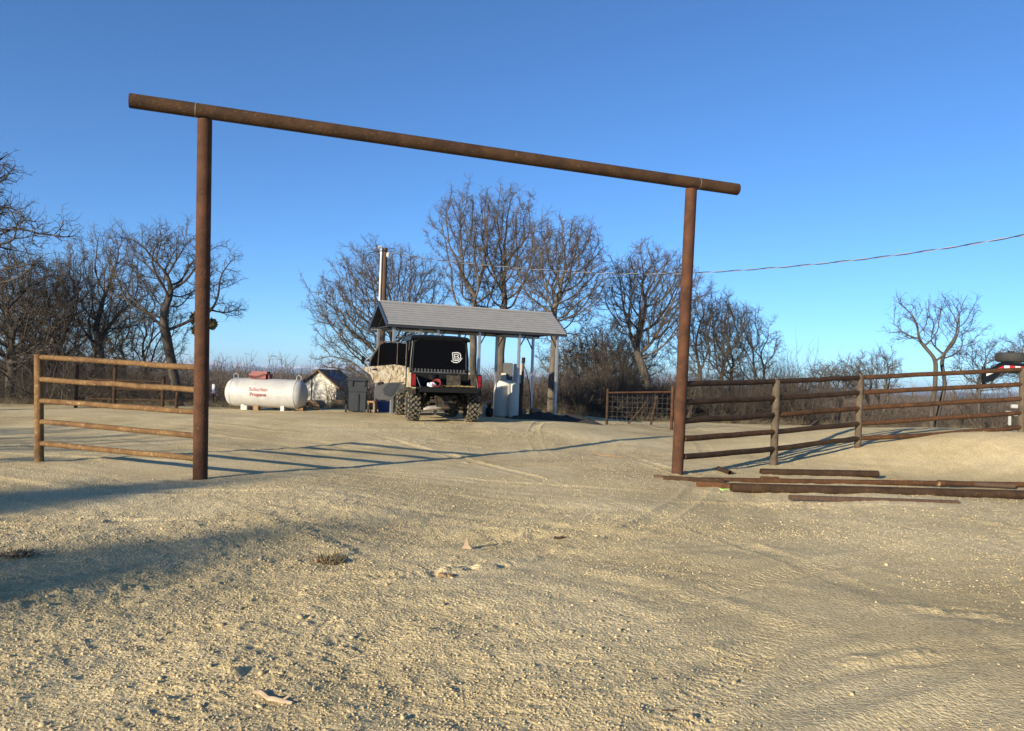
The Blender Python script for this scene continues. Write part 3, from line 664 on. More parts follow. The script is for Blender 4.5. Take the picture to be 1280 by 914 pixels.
# ------------------------------------------------------------------ pipes and timbers on the ground
def ground_bar(u0, v0, u1, v1, wpx, label, name, cat, m, square=False, lift=0, hollow=True, group='scrap pipes by the gate foot'):
    a, b = G(u0, v0), G(u1, v1); d = (a.y+b.y)/2; r_ = .5*wpx/F*d
    n = 6; q = [a + (b-a)*i/n for i in range(n+1)]
    za = h(a.x, a.y) + r_ + lift; zb = h(b.x, b.y) + r_ + lift
    q = [Vector((p.x, p.y, za + (zb-za)*i/n)) for i, p in enumerate(q)]; o = q[0].copy(); q = [p-o for p in q]
    if square:
        mb = MB().tube(q, r_*1.3, 4)
    elif hollow: mb = MB().pipe(q[0], q[-1], r_, r_*.12, 18, 6)
    else: mb = MB().tube(q, [r_]*len(q), 12)
    ob = mb.build(name, m, bevel=.004 if square else 0, smooth=not square, loc=o)
    return tag(ob, label, cat, group=group)
ground_bar(914, 615.5, 1380, 627, 11.5, 'thickest rusty pipe lying along the front of the pile', 'loose_pipe', 'pipe', M['rust_dark'])
ground_bar(876, 603.5, 1310, 609.5, 6.5, 'long dark pipe lying just behind the thickest pipe', 'loose_pipe', 'pipe', M['rust_orange'], lift=.0)
ground_bar(951, 594.5, 1097, 597, 8.5, 'short straight pipe lying alone behind the pile', 'loose_pipe', 'pipe', M['rust_dark'])
ground_bar(951, 600.5, 973, 601, 5, 'stubby pipe offcut in front of the short straight pipe', 'pipe_offcut', 'pipe', M['rust_orange'])
ground_bar(898, 589, 913, 594.5, 6, 'small pipe stub tipped on the gravel right of the post', 'pipe_offcut', 'pipe', M['rust_dark'])
ground_bar(829, 601.5, 905, 606, 7, 'square bar lying across the foot of the right post', 'steel_bar', 'steel bar', M['rust_dark'], square=True)
ground_bar(817, 598.5, 850, 601, 5, 'short square bar end left of the right post foot', 'steel_bar', 'steel bar', M['wood_brown'], square=True)
ground_bar(870, 608.5, 935, 613, 7.5, 'rusty angle bar end at the left tip of the pile', 'steel_bar', 'steel bar', M['rust_orange'], square=True)
ground_bar(986, 627, 1198, 634, 6, 'thin flat timber lying nearest the viewer', 'timber_plank', 'timber', M['wood_brown'], square=True, lift=.02)
ground_bar(1112, 604, 1175, 608, 5.5, 'pale brown pole lying behind the long pipes', 'timber_pole', 'timber', M['wood'], hollow=False)
ground_bar(1172, 606, 1268, 611, 6, 'brown pole lying end to end with the pale one', 'timber_pole', 'timber', M['wood_brown'], hollow=False)
lm = MB(); 
for k in range(9):
    rs = random.Random(k); p = G(*((882, 604) if k < 3 else (905, 613))); lm.box((p.x + rs.uniform(-.06, .08), p.y + rs.uniform(-.04, .04), p.z + .012), (.03, .03, .012), rot=(0, 0, rs.uniform(0, 3)))
tag(lm.build('marking_paint', M['lime']), 'lime green marking paint sprayed on gravel by the pile', 'paint marks', kind='stuff')
# ------------------------------------------------------------------ carport
def carport():
    D0, D1 = 21.5, 24.4
    rl, rr_ = P(474.5, 377, D0), P(690, 392.5, D0 + 2.3)
    base = gx(590, 23); root = empty('carport', base, label='open carport with ribbed taupe metal roof on galvanised posts', cat='carport')
    q = lambda p: Vector(p) - base
    axis_ = (rr_ - rl); axis_.z = 0; L = axis_.length; axis_.normalize(); nrm = Vector((axis_.y, -axis_.x, 0))     # towards camera
    fl = P(485, 406, D0 - 1.0); 
    w = .95; rise = .64
    zr = (rl.z + rr_.z)/2; print('ridge z', rl.z, rr_.z, 'L', L)
    # front and rear slope sheets with ribs parallel to the ridge
    for side, nm in ((1, 'roof_sheet'), (-1, 'roof_sheet')):
        prof = []; N = 9; 
        for i in range(N):
            t0 = i/N; 
            for (dt, dz) in ((0, 0), (.052, 0), (.056, .016), (.100, .016), (.104, 0)): prof.append((t0 + dt, dz))
        prof = [(min(t, .999), z) for t, z in prof] + [(1, 0)]
        top = []; bot = []; mb = MB(); n = len(prof)
        def pt(t, dz, e):
            o = rl if e == 0 else rr_; sag = Vector((0, 0, 0))
            return q(o + nrm*side*w*t + Vector((0, 0, -rise*t + dz)))
        vs = [pt(t, z, 0) for t, z in prof] + [pt(t, z, 1) for t, z in prof] + [pt(t, -.03, 0) for t, z in prof] + [pt(t, -.03, 1) for t, z in prof]
        fs = [(i, i+1, n+i+1, n+i) for i in range(n-1)] + [(2*n+i, 3*n+i, 3*n+i+1, 2*n+i+1) for i in range(n-1)]
        fs += [(i, 2*n+i, 2*n+i+1, i+1) for i in range(n-1)] + [(n+i, n+i+1, 3*n+i+1, 3*n+i) for i in range(n-1)] + [(0, n, 3*n, 2*n), (n-1, 3*n-1, 4*n-1, 2*n-1)]
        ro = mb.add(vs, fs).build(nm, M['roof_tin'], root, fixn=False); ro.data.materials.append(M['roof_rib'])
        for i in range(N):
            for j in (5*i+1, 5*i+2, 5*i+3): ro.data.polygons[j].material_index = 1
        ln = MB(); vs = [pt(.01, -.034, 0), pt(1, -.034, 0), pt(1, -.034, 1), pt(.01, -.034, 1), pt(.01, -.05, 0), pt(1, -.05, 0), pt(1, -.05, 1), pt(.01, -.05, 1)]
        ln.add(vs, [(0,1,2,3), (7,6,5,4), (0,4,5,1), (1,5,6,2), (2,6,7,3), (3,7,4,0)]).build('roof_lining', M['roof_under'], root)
        for e in (0, 1):                                    # rake trim
            d_ = axis_*(-.02 if e == 0 else .02)
            a, b = pt(0, .02, e) + d_, pt(1, .02, e) + d_; t = MB(); dn = Vector((0, 0, -.13)); th = axis_*.03
            t.add([a-th/2, b-th/2, b-th/2+dn, a-th/2+dn, a+th/2, b+th/2, b+th/2+dn, a+th/2+dn], [(0,1,2,3), (7,6,5,4), (0,4,5,1), (1,5,6,2), (2,6,7,3), (3,7,4,0)]).build('rake_trim', M['trim'], root)
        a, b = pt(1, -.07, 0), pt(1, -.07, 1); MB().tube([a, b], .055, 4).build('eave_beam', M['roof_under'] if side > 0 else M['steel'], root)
    MB().tube([q(rl + Vector((0,0,.01))), q(rr_ + Vector((0,0,.01)))], .035, 8).build('ridge_cap', M['roof_tin'], root)
    # end trusses
    for k in range(5):
        f = .04 + .92*k/4; o = rl + (rr_-rl)*f
        A, Bp = q(o + nrm*(w-.1) + Vector((0,0,-rise-.05))), q(o - nrm*(w-.1) + Vector((0,0,-rise-.05)))
        MB().tube([A, Bp], .025, 4).tube([A, q(o - Vector((0,0,.09)))], .02, 4).tube([Bp, q(o - Vector((0,0,.09)))], .02, 4).build('truss', M['roof_under'], root)
        for s_ in (1, -1):
            top = o + nrm*s_*(w-.14) + Vector((0, 0, -rise - .08)); g_ = h(top.x, top.y)
            MB().box(q(Vector((top.x, top.y, (top.z+g_-.1)/2))), (.075, .075, top.z-g_+.1), rot=(0, 0, math.atan2(axis_.y, axis_.x))).build('post', M['steel'], root, bevel=.006)
            b0 = top - Vector((0,0,.42)); MB().tube([q(b0), q(top + axis_*(.22 if k < 4 else -.22) - Vector((0,0,.02)))], .02, 4).build('brace', M['roof_under'], root)
    return root, rl, rr_, nrm, axis_
cp = carport()
# ------------------------------------------------------------------ utility pole and service drop
pole_b = gx(476.5, 25.5); pole_t = P(481.5, 310, 25.5)
up = empty('utility_pole', pole_b, label='brown wooden utility pole with pale conduit behind the carport', cat='utility pole')
z = pole_t.z - pole_b.z; dx = pole_t.x - pole_b.x
MB().tube([(0,0,-.3), (dx*.5,0,z*.5), (dx,0,z)], [.10, .09, .08], 16).build('pole', M['wood_brown'], up, smooth=True)
MB().tube([(-.125,-.08,0), (dx-.105,-.08,z*.985)], .04, 10).tube([(dx-.105,-.08,z*.985), (dx-.12,-.10,z+.03), (dx-.2,-.13,z-.02)], .045, 8).build('conduit', M['conduit'], up, smooth=True)
MB().box((dx+.12, -.12, z-.25), (.10, .10, .16)).build('insulator', M['whitebox'], up, bevel=.02)
MB().tube([(dx-.5,-.1,z-.62), (dx-.62,-.12,z-.4), (dx-.5,-.12,z-.2), (dx-.1,-.12,z-.12), (dx+.3,-.12,z-.02), (dx+.12,-.1,z-.3)], .014, 6).build('drip_loop', M['cable_black'], up, smooth=True)
def wire():
    A = pole_t + Vector((.15, -.1, -.15)); Bp = P(1420, 268, 11.5)
    prs = [(485, 314), (520, 322), (588, 330), (668, 337), (753, 342), (830, 342.5), (900, 340), (1000, 332.5), (1100, 322), (1200, 308), (1280, 294), (1420, 268)]
    pts_ = []
    for i in range(len(prs)-1):
        for k in range(8):
            t = k/8; u = prs[i][0]*(1-t) + prs[i+1][0]*t; v = prs[i][1]*(1-t) + prs[i+1][1]*t
            r_ = ray(u, v); m_ = r_.x/r_.y; s = (A.x - m_*A.y)/((m_*(Bp.y-A.y)) - (Bp.x-A.x)); y = A.y + s*(Bp.y-A.y); pts_.append(P(u, v, y))
    # smooth and resample for the twist
    c = np.array([list(p) for p in pts_])
    for _ in range(8): c[1:-1] = (c[:-2] + 2*c[1:-1] + c[2:])/4
    sl = np.concatenate([[0], np.cumsum(np.linalg.norm(np.diff(c, axis=0), axis=1))]); n = int(sl[-1]/.05)
    s = np.linspace(0, sl[-1], n); c = np.stack([np.interp(s, sl, c[:, k]) for k in range(3)], -1)
    t = np.gradient(c, axis=0); t /= np.linalg.norm(t, axis=1, keepdims=True); a = np.cross(t, [0,0,1]); a /= np.linalg.norm(a, axis=1, keepdims=True); b = np.cross(a, t)
    o = c[0].copy(); root = empty('power_cable', Vector(o), label='twisted overhead power cable running right from the utility pole', cat='cable')
    for k, (m_, nm) in enumerate(((M['cable_black'], 'strand'), (M['cable_bare'], 'strand'))):
        ph = s*2*math.pi/.75 + k*math.pi; w = c + (a*np.cos(ph)[:, None] + b*np.sin(ph)[:, None])*.009 - o
        v, f = polylines_to_mesh([(list(w), [.0085 if k == 0 else .007]*n, 5)]); npmesh(nm, v, f, m_, root, smooth=True)
wire()
# ------------------------------------------------------------------ utility vehicle
def wheel(parent, x, y, rad=.36, wd=.27, sgn=1, steer=0):
    w = empty('wheel', (x, y, rad)); w.parent = parent; w.rotation_euler = (0, 0, steer); hw = wd/2
    t = MB().lathe([(rad*.52, -hw*.85), (rad*.62, -hw*.98), (rad*.82, -hw*.98), (rad*.90, -hw*.80), (rad*.935, -hw*.4), (rad*.935, hw*.4), (rad*.90, hw*.80), (rad*.82, hw*.98), (rad*.62, hw*.98), (rad*.52, hw*.85)], axis='x', n=36)
    t.build('tyre', M['tyre'], w, fixn=True); lg = MB(); NL = 17
    for i in range(NL):
        for (xx, ww, hh, rr_, of, tw, tl) in ((-.22, .36, .055, .95, 0, .45, 0), (.22, .36, .055, .95, .5, -.45, 0), (-.64, .34, .05, .94, .35, -.35, .12), (.64, .34, .05, .94, .85, .35, -.12), (-.95, .26, .06, .865, .1, 0, .75), (.95, .26, .06, .865, .6, 0, -.75)):
            a = (i+of)/NL*6.283; m_ = Matrix.Rotation(a, 3, 'X') @ Matrix.Rotation(tw, 3, 'Z') @ Matrix.Rotation(-tl, 3, 'Y')
            lg.box((xx*hw, -math.sin(a)*rad*rr_, math.cos(a)*rad*rr_), (hw*ww, hh, .045), rot=tuple(m_.to_euler()))
    lg.build('tread', M['lug'], w)
    r_ = MB().lathe([(rad*.53, -hw*.8), (rad*.50, -hw*.6), (rad*.48, sgn*hw*.2), (rad*.2, sgn*hw*.35), (.02, sgn*hw*.38)] if sgn > 0 else [(rad*.53, hw*.8), (rad*.50, hw*.6), (rad*.48, sgn*hw*.2), (rad*.2, sgn*hw*.35), (.02, sgn*hw*.38)], axis='x', n=24)
    for i in range(6):
        a = i/6*6.283; r_.box((sgn*hw*.5, math.cos(a)*rad*.27, math.sin(a)*rad*.27), (.03, rad*.42, .05), rot=(a, 0, 0))
    r_.build('rim', M['rim'], w, smooth=False)
    return w
def utv():
    b0 = G(552, 527.5); YAW = R(15); print('utv at', b0)
    root = empty('utility_vehicle', b0, YAW, label='black side-by-side utility vehicle with camouflage panels and open door', cat='utility vehicle')
    k = b0.y/18.3; root.scale = (k, k, k)
    # local: x right, y forward, z up; rear axle at y=0
    TW = .70
    for (x, y, st) in ((-TW, 0, 0), (TW, 0, 0), (-TW, 2.55, .1), (TW, 2.55, .1)): wheel(root, x, y, .365, .27, 1 if x > 0 else -1, st)
    mb = MB().box((0, 1.2, .50), (.62, 3.1, .07)).box((-.36, 1.3, .44), (.06, 3.0, .09)).box((.36, 1.3, .44), (.06, 3.0, .09)); mb.build('chassis', M['grime'], root, bevel=.01)
    ax = MB().tube([(-TW+.12, 0, .37), (-.2, .02, .42)], .03, 8).tube([(TW-.12, 0, .37), (.2, .02, .42)], .03, 8)
    ax.tube([(-TW+.12, -.12, .30), (-.22, -.15, .34)], .025, 6).tube([(TW-.12, -.12, .30), (.22, -.15, .34)], .025, 6).tube([(-TW+.15, -.05, .50), (-.25, -.1, .58)], .022, 6).tube([(TW-.15, -.05, .50), (.25, -.1, .58)], .022, 6).tube([(-TW+.15, -.25, .34), (-.3, -.28, .52), (.3, -.28, .52), (TW-.15, -.25, .34)], .014, 6)
    ax.box((0, .02, .42), (.36, .34, .28)); ax.build('rear_axle', M['grime'], root, bevel=.01)
    for s_ in (-1, 1):
        c = MB()
        for j in range(26):
            pass
        q = []
        for j in range(66):
            a = j/66*6.283*7; t = j/65; q.append((s_*(.53 - .13*t) + .05*math.cos(a), -.14 + .05*math.sin(a), .40 + .36*t))
        c.tube(q, .010, 5); c.tube([(s_*.54, -.14, .36), (s_*.39, -.14, .80)], .022, 8); c.build('shock_absorber', M['grime'], root, smooth=True)
    MB().box((0, -.42, .50), (.36, .06, .24)).box((0, -.44, .40), (.44, .04, .05)).box((0, -.44, .61), (.52, .04, .05)).tube([(-.26, -.44, .61), (-.2, -.44, .38)], .02, 6).tube([(.26, -.44, .61), (.2, -.44, .38)], .02, 6).build('hitch_plate', M['grime'], root, bevel=.01)
    MB().box((0, -.50, .47), (.075, .16, .075)).box((0, -.575, .47), (.10, .02, .10)).build('hitch_receiver', M['black'], root, bevel=.006)
    MB().tube([(-.50, -.38, .30), (-.40, -.38, .33), (-.12, -.38, .36), (-.05, -.36, .37)], [.03, .055, .055, .03], 14).tube([(-.05, -.36, .37), (.1, -.3, .38), (.14, 0, .4)], .024, 8).build('muffler', M['muffler'], root, smooth=True)
    # cargo bed
    zf, bh = .80, .33; bx = .74
    MB().box((0, .02, zf), (2*bx-.06, 1.02, .05)).build('bed_floor', M['black'], root, bevel=.006)
    for s_ in (-1, 1):
        MB().prism([(-.50, zf-.02), (.52, zf-.02), (.52, zf+bh+.02), (-.46, zf+bh), (-.50, zf+bh-.05)], s_*bx-.035, s_*bx+.035, 'yz').build('bed_side', M['camo'] if s_ < 0 else M['grime'], root, bevel=.01)
        MB().prism([(-.36, zf-.14), (-.30, zf+.0), (.36, zf+.0), (.46, zf-.16), (.40, zf-.24), (.33, zf-.10), (-.26, zf-.07), (-.37, zf-.15)], s_*(bx+.04)-.09, s_*(bx+.04)+.09, 'yz').build('fender', M['grime'], root, bevel=.01)
        MB().box((s_*(bx+.025), -.512, zf+.18), (.09, .05, .27)).build('taillight', M['taillight'], root, bevel=.012)
        MB().box((s_*(bx+.025), -.49, zf+.18), (.125, .045, .33)).build('taillight_housing', M['black'], root, bevel=.01)
    MB().box((0, .52, zf+.18), (2*bx-.1, .05, .36)).build('bed_headboard', M['black'], root, bevel=.01)
    tg = MB().box((0, -.69, zf+.0), (1.36, .38, .045), rot=(.05, 0, 0))
    for j in range(9): tg.box((-.6+.15*j, -.69, zf+.032), (.03, .34, .02), rot=(.05, 0, 0))
    tg.box((0, -.885, zf-.035), (1.38, .03, .10)); tg.build('tailgate', M['black'], root, bevel=.005)
    for s_ in (-1, 1): MB().tube([(s_*.70, -.50, zf+.25), (s_*.66, -.84, zf+.03)], .007, 5).build('tailgate_cable', M['steel'], root)
    # body, cab
    MB().box((0, 1.55, .60), (1.30, 2.1, .16)).box((0, 1.0, .78), (1.25, .9, .30)).build('cab_floor', M['black'], root, bevel=.02)
    MB().box((0, 2.55, .86), (1.22, .9, .34)).prism([(2.1, 1.02), (2.98, .92), (3.05, .7), (3.0, .6), (2.1, .6)], -.60, .60, 'yz').build('hood', M['camo'], root, bevel=.04)
    for s_ in (-1, 1):
        MB().prism([(2.1, .72), (2.2, .92), (2.9, .90), (3.06, .72), (2.98, .60), (2.86, .76), (2.26, .78), (2.14, .60)], s_*.70-.12, s_*.70+.12, 'yz').build('front_fender', M['greyplastic'], root, bevel=.015)
        MB().prism([(.52, .78), (.52, 1.19), (.74, 1.28), (.98, 1.20), (.98, .78)], s_*.745-.02, s_*.745+.02, 'yz').build('quarter_panel', M['camo'], root, bevel=.006)
        MB().prism([(.52, .42), (.52, .775), (1.02, .775), (1.02, .38), (.7, .36)], s_*.745-.02, s_*.745+.02, 'yz').build('lower_panel', M['greyplastic'], root, bevel=.006)
        MB().box((s_*.70, 1.6, .42), (.12, 1.3, .10)).build('rocker', M['black'], root, bevel=.02)
        MB().tube([(s_*.72, .62, .8), (s_*.70, .60, 1.5), (s_*.655, .68, 1.99)], .03, 10).tube([(s_*.655, .68, 1.99), (s_*.64, 1.9, 2.0), (s_*.70, 2.42, 1.20), (s_*.66, 2.5, .9)], .03, 10).tube([(s_*.655, 1.25, 1.99), (s_*.72, 1.30, .8)], .028, 10).build('roll_bar', M['gloss'], root, smooth=True)
    MB().tube([(-.655, .68, 1.985), (.655, .68, 1.985)], .03, 10).build('rear_crossbar', M['gloss'], root, smooth=True)
    MB().tube([(-.70, .60, 1.22), (.70, .60, 1.22)], .028, 10).build('rear_crossbar', M['greyplastic'], root, smooth=True)
    rf_ = MB(); pr = [(.52, 1.97), (.50, 2.02), (.60, 2.065), (1.3, 2.10), (2.0, 2.06), (2.12, 2.01), (2.10, 1.98)]
    n = len(pr); rows = [(-.73, -.03), (-.66, .0), (-.35, .022), (.35, .022), (.66, 0), (.73, -.03)]
    vs = [(x, y, z + dz) for x, dz in rows for y, z in pr]; fs = [(i*n+j, i*n+(j+1) % n, (i+1)*n+(j+1) % n, (i+1)*n+j) for i in range(5) for j in range(n)] + [tuple(range(n-1, -1, -1)), tuple(5*n+j for j in range(n))]
    rf_.add(vs, fs).build('roof', M['gloss'], root, bevel=.012)
    MB().prism([(-.66, 1.24), (.66, 1.24), (.63, 1.88), (.50, 1.965), (-.50, 1.965), (-.63, 1.88)], .565, .58, 'xz').build('rear_window', M['glass'], root)
    fr = MB().tube([(-.67, .56, 1.22), (-.645, .56, 1.88), (-.51, .56, 1.975), (.51, .56, 1.975), (.645, .56, 1.88), (.67, .56, 1.22), (-.67, .56, 1.22)], .016, 6).build('window_frame', M['black'], root)
    slats = MB()
    for j in range(16): slats.box((-.6+.08*j, .535, 1.21), (.03, .03, .09))
    slats.box((0, .54, 1.165), (1.34, .03, .03)).build('window_vent', M['greyplastic'], root)
    # emblem: a B set in a rounded D outline with a brush stroke under it
    em = MB(); ex, ez, yy = .405, 1.575, .556
    def stroke(ps, w):
        for i in range(len(ps)-1):
            a, b = Vector(ps[i]), Vector(ps[i+1]); d = (b-a); nn = Vector((-d.y, d.x)).normalized()*w/2; e_ = d.normalized()*w*.3
            a = a - e_; b = b + e_; nn = nn*.72; q = [a+nn, b+nn, b-nn, a-nn]
            em.add([(ex+p.x*.95, yy - .0006*i, ez+p.y*.95) for p in q], [(0, 1, 2, 3)])
    stroke([(-.105, .10), (.03, .115), (.09, .09), (.115, .03), (.105, -.03), (.06, -.085), (-.01, -.10), (-.075, -.085)], .022)
    stroke([(-.105, .10), (-.08, -.075)], .022)
    stroke([(-.055, .065), (.03, .07), (.055, .04), (.03, .005), (-.035, .0)], .019); stroke([(-.055, .065), (-.035, -.06)], .019)
    stroke([(.03, .005), (.065, -.02), (.035, -.055), (-.035, -.06)], .019)
    stroke([(-.125, -.105), (-.06, -.145), (.02, -.15), (.09, -.115), (.15, -.03)], .022)
    em.build('window_emblem', M['whitevinyl'], root, fixn=False)
    # windscreen
    MB().add([(-.62, 2.04, 1.93), (.62, 2.04, 1.93), (.64, 2.44, 1.20), (-.64, 2.44, 1.20), (-.62, 2.055, 1.935), (.62, 2.055, 1.935), (.64, 2.455, 1.205), (-.64, 2.455, 1.205)], [(0,1,2,3), (7,6,5,4), (0,4,5,1), (1,5,6,2), (2,6,7,3), (3,7,4,0)]).build('windscreen', M['glass'], root)
    for x in (-.36, .36):
        MB().box((x, 1.15, .98), (.58, .50, .14)).box((x, .88, 1.25), (.58, .12, .55), rot=(-.12, 0, 0)).build('seat', M['black'], root, bevel=.03)
    sw = MB().lathe([(.16, -.012), (.175, 0), (.16, .012), (.145, 0)], c=(0, 0, 0), n=20).build('steering_wheel', M['black'], root, smooth=True); sw.location = (-.36, 1.72, 1.18); sw.rotation_euler = (-.9, 0, 0)
    # far-side door shut
    MB().prism([(1.0, .50), (1.0, 1.20), (2.15, 1.14), (2.15, .62), (2.0, .48)], .735, .765, 'yz').build('shut_door', M['camo'], root, bevel=.006)
    # open rear-hinged door on the left: hinge at (-.77,.98)
    dr_ = empty('open_door', (-.775, .80, 0)); dr_.parent = root; dr_.rotation_euler = (0, 0, R(-2)); 
    # door local x runs outward (negative x world when open)
    W_ = 1.0
    up_ = MB().prism([(-.02, .86), (-.02, 1.30), (-.30, 1.33), (-.62, 1.29), (-W_-.02, 1.24), (-W_-.02, 1.18), (-.86, 1.05), (-.78, .86), (-.55, .90), (-.46, .80)], -.02, .02, 'xz').build('upper_panel', M['camo'], dr_, bevel=.006)
    MB().prism([(-.03, .98-.06), (-.46, .88), (-.77, .76), (-.76, .52), (-.68, .46), (-.40, .46), (-.30, .50), (-.12, .86)], -.035, .018, 'xz').build('lower_panel', M['greyplastic'], dr_, bevel=.01)
    MB().prism([(-.16, .88), (-.42, .87), (-.56, .74), (-.52, .58), (-.38, .54), (-.30, .6)], -.05, -.0355, 'xz').build('panel_moulding', M['bin'], dr_, bevel=.006)
    wf = [(-.02, 1.29), (-.02, 1.88), (-.55, 1.88), (-.68, 1.80), (-.86, 1.48), (-.92, 1.27)]
    MB().prism([(-.04, 1.28), (-.04, 1.86), (-.55, 1.86), (-.66, 1.79), (-.84, 1.48), (-.90, 1.27)], -.004, .004, 'xz').build('door_window', M['glass'], dr_)
    MB().tube([(x, 0, z) for x, z in wf], .017, 8).tube([(-.24, -.008, 1.3), (-.24, -.008, 1.88)], .013, 6).tube([(-.70, -.008, 1.28), (-.68, -.008, 1.8)], .011, 6).build('window_frame', M['grey_post'], dr_, smooth=True)
    MB().box((-.78, -.03, 1.19), (.11, .025, .03)).build('door_handle', M['black'], dr_, bevel=.006)
    MB().tube([(-.90, 0, 1.24), (-1.0, 0, 1.40), (-.86, .0, 1.52)], .022, 8).build('windscreen_corner', M['steel'], dr_, smooth=True)
    MB().box((-1.06, -.02, 1.41), (.08, .05, .20)).build('mirror', M['black'], dr_, bevel=.02)
    return root, b0, YAW, k
uv, ub, uyaw, uk = utv()
def ul(x, y, z): return ub + Matrix.Rotation(uyaw, 3, 'Z') @ (Vector((x, y, z))*uk)
# load in the bed
p = ul(-.42, -.30, .83)
j = empty('plastic_jug', p, label='white plastic jug lying in the vehicle bed', cat='jug'); j.rotation_euler = (0, R(80), R(20))
MB().lathe([(.075, 0), (.09, .02), (.09, .15), (.06, .2), (.03, .22)], n=16).build('jug_body', M['whitevinyl'], j, smooth=True); MB().lathe([(.032, .22), (.032, .25), (.0, .255)], n=12).build('cap', M['black'], j)
st = MB(); 
for a in range(3): st.tube([(.13*math.cos(t/12*6.28)*(1-.12*a), .11*math.sin(t/12*6.28), .03+.03*a+.02*math.sin(t)) for t in range(13)], .019, 6)
o = st.build('ratchet_strap', M['redbag'], smooth=True, loc=ul(-.20, -.28, .86)); o.rotation_euler = (R(50), 0, 0); tag(o, 'coiled red strap lying beside the jug in the bed', 'strap')
o = MB().lathe([(.10, 0), (.13, .02), (.14, .28), (.145, .29), (.12, .29), (.11, .03)], n=18).build('bucket', M['black'], smooth=True, loc=ul(-.22, .15, .83)); tag(o, 'black bucket standing in the bed behind the red strap', 'bucket')
o = MB().box((0, 0, .12), (.34, .22, .24)).box((0, 0, .26), (.36, .24, .05)).tube([(-.12, 0, .28), (-.1, 0, .34), (.1, 0, .34), (.12, 0, .28)], .012, 6).build('tool_box', M['grime'], bevel=.01, loc=ul(.28, .10, .83)); tag(o, 'dusty dark toolbox standing in the vehicle bed', 'toolbox')
sm = MB(); rs = random.Random(3)
for k_ in range(70):
    x, y = rs.uniform(-.1, .68), rs.uniform(-.86, -.15); a = rs.uniform(0, 3.14); sm.tube([(x, y, .02), (x+.07*math.cos(a), y+.07*math.sin(a), .02+rs.uniform(0, .03))], .005, 3)
o = sm.build('straw', M['straw'], loc=ul(0, 0, .835)); o.rotation_euler = (0, 0, uyaw); tag(o, 'yellow straw strewn over the lowered tailgate', 'straw', kind='stuff')
# ------------------------------------------------------------------ wheeled bin
b = G(446, 516.5); bn = empty('wheeled_bin', b, R(12), label='dark grey wheeled rubbish bin left of the utility vehicle', cat='rubbish bin')
s = b.y/F
W2, Hh = 27*s, 44*s
MB().box((0, 0, .06+(Hh*.86)/2), (W2*.80, W2*.9, Hh*.86)).build('bin_lower', M['bin'], bn, bevel=.02)
MB().prism([(-W2*.40, Hh*.60), (W2*.40, Hh*.60), (W2*.47, Hh*.93), (-W2*.47, Hh*.93)], -W2*.50, W2*.46, 'xz').build('bin_upper', M['bin'], bn, bevel=.015)
MB().box((0, -W2*.515, Hh*.32), (.02, .02, Hh*.5)).box((-W2*.28, -W2*.52, Hh*.84), (.07, .04, .14)).box((W2*.28, -W2*.52, Hh*.84), (.07, .04, .14)).build('moulded_rib', M['bin'], bn, bevel=.006)
MB().box((0, -.02, Hh*.96), (W2*1.04, W2*1.08, .05)).box((0, -.02, Hh*1.0), (W2*.8, W2*.8, .03)).tube([(-W2*.4, -W2*.58, Hh*.93), (W2*.4, -W2*.58, Hh*.93)], .02, 8).build('lid', M['bin'], bn, bevel=.012)
for s_ in (-1, 1): MB().lathe([(.04, -.03), (.12, -.03), (.13, 0), (.12, .03), (.04, .03)], c=(s_*W2*.50, -W2*.30, .125), axis='x', n=20).build('wheel', M['rubber'], bn, smooth=True)
MB().tube([(-W2*.5, -W2*.30, .125), (W2*.5, -W2*.30, .125)], .014, 6).build('axle', M['steel'], bn)
# blue tub and stool behind the door
b = G(477, 517.5) + Vector((0, .8, 0)); b.z = h(b.x, b.y)
o = MB().prism([(-.20, 0), (.20, 0), (.25, .30), (-.25, .30)], -.16, .16, 'xz').box((0, 0, .31), (.54, .37, .03)).build('storage_tub', M['blue'], bevel=.01, loc=b); tag(o, 'blue plastic tub on the ground under the open vehicle door', 'tub')
b2 = G(465, 517); st = empty('sawhorse', b2, label='small wooden stand between the bin and the blue tub', cat='stand')
MB().box((0, 0, .33), (.20, .5, .05)).build('top', M['wood'], st, bevel=.005)
for x in (-.08, .08):
    for y in (-.2, .2): MB().box((x, y, .15), (.035, .035, .32)).build('leg', M['wood'], st)
# ------------------------------------------------------------------ propane tank
tb = gx(334.5, G(334, 513.5).y + .35); td = tb.y; rad = .5*36/F*td; half = .5*101/F*td*1.02
tc = P(334.5, 491.5, td)
tk = empty('propane_tank', tb, R(-7), label='large white horizontal propane tank with red dome lid', cat='propane tank')
zc = tc.z - tb.z; prof = [(.02, -half), (rad*.35, -half*.995), (rad*.62, -half*.965), (rad*.83, -half*.92), (rad*.96, -half*.85), (rad, -half*.78), (rad, half*.78), (rad*.96, half*.85), (rad*.83, half*.92), (rad*.62, half*.965), (rad*.35, half*.995), (.02, half)]
MB().lathe(prof, c=(0, 0, zc), axis='x', n=56).build('shell', M['white_tank'], tk, smooth=True)
for s_ in (-1, 1):
    MB().lathe([(rad*.99, -.012), (rad*1.012, -.008), (rad*1.012, .008), (rad*.99, .012)], c=(s_*half*.80, 0, zc), axis='x', n=56).build('weld_band', M['whitebox'], tk, smooth=True)
    x = s_*half*.80; MB().tube([(x-.06, 0, zc+rad*.97), (x-.07, 0, zc+rad+.08), (x, 0, zc+rad+.13), (x+.07, 0, zc+rad+.08), (x+.06, 0, zc+rad*.97)], .012, 6).build('lifting_lug', M['whitebox'], tk, smooth=True)
    MB().box((s_*half*.5, 0, (zc-rad*.85)/2 - .02), (.10, .5, max(.12, zc-rad*.85+.06))).build('foot', M['whitebox'], tk)
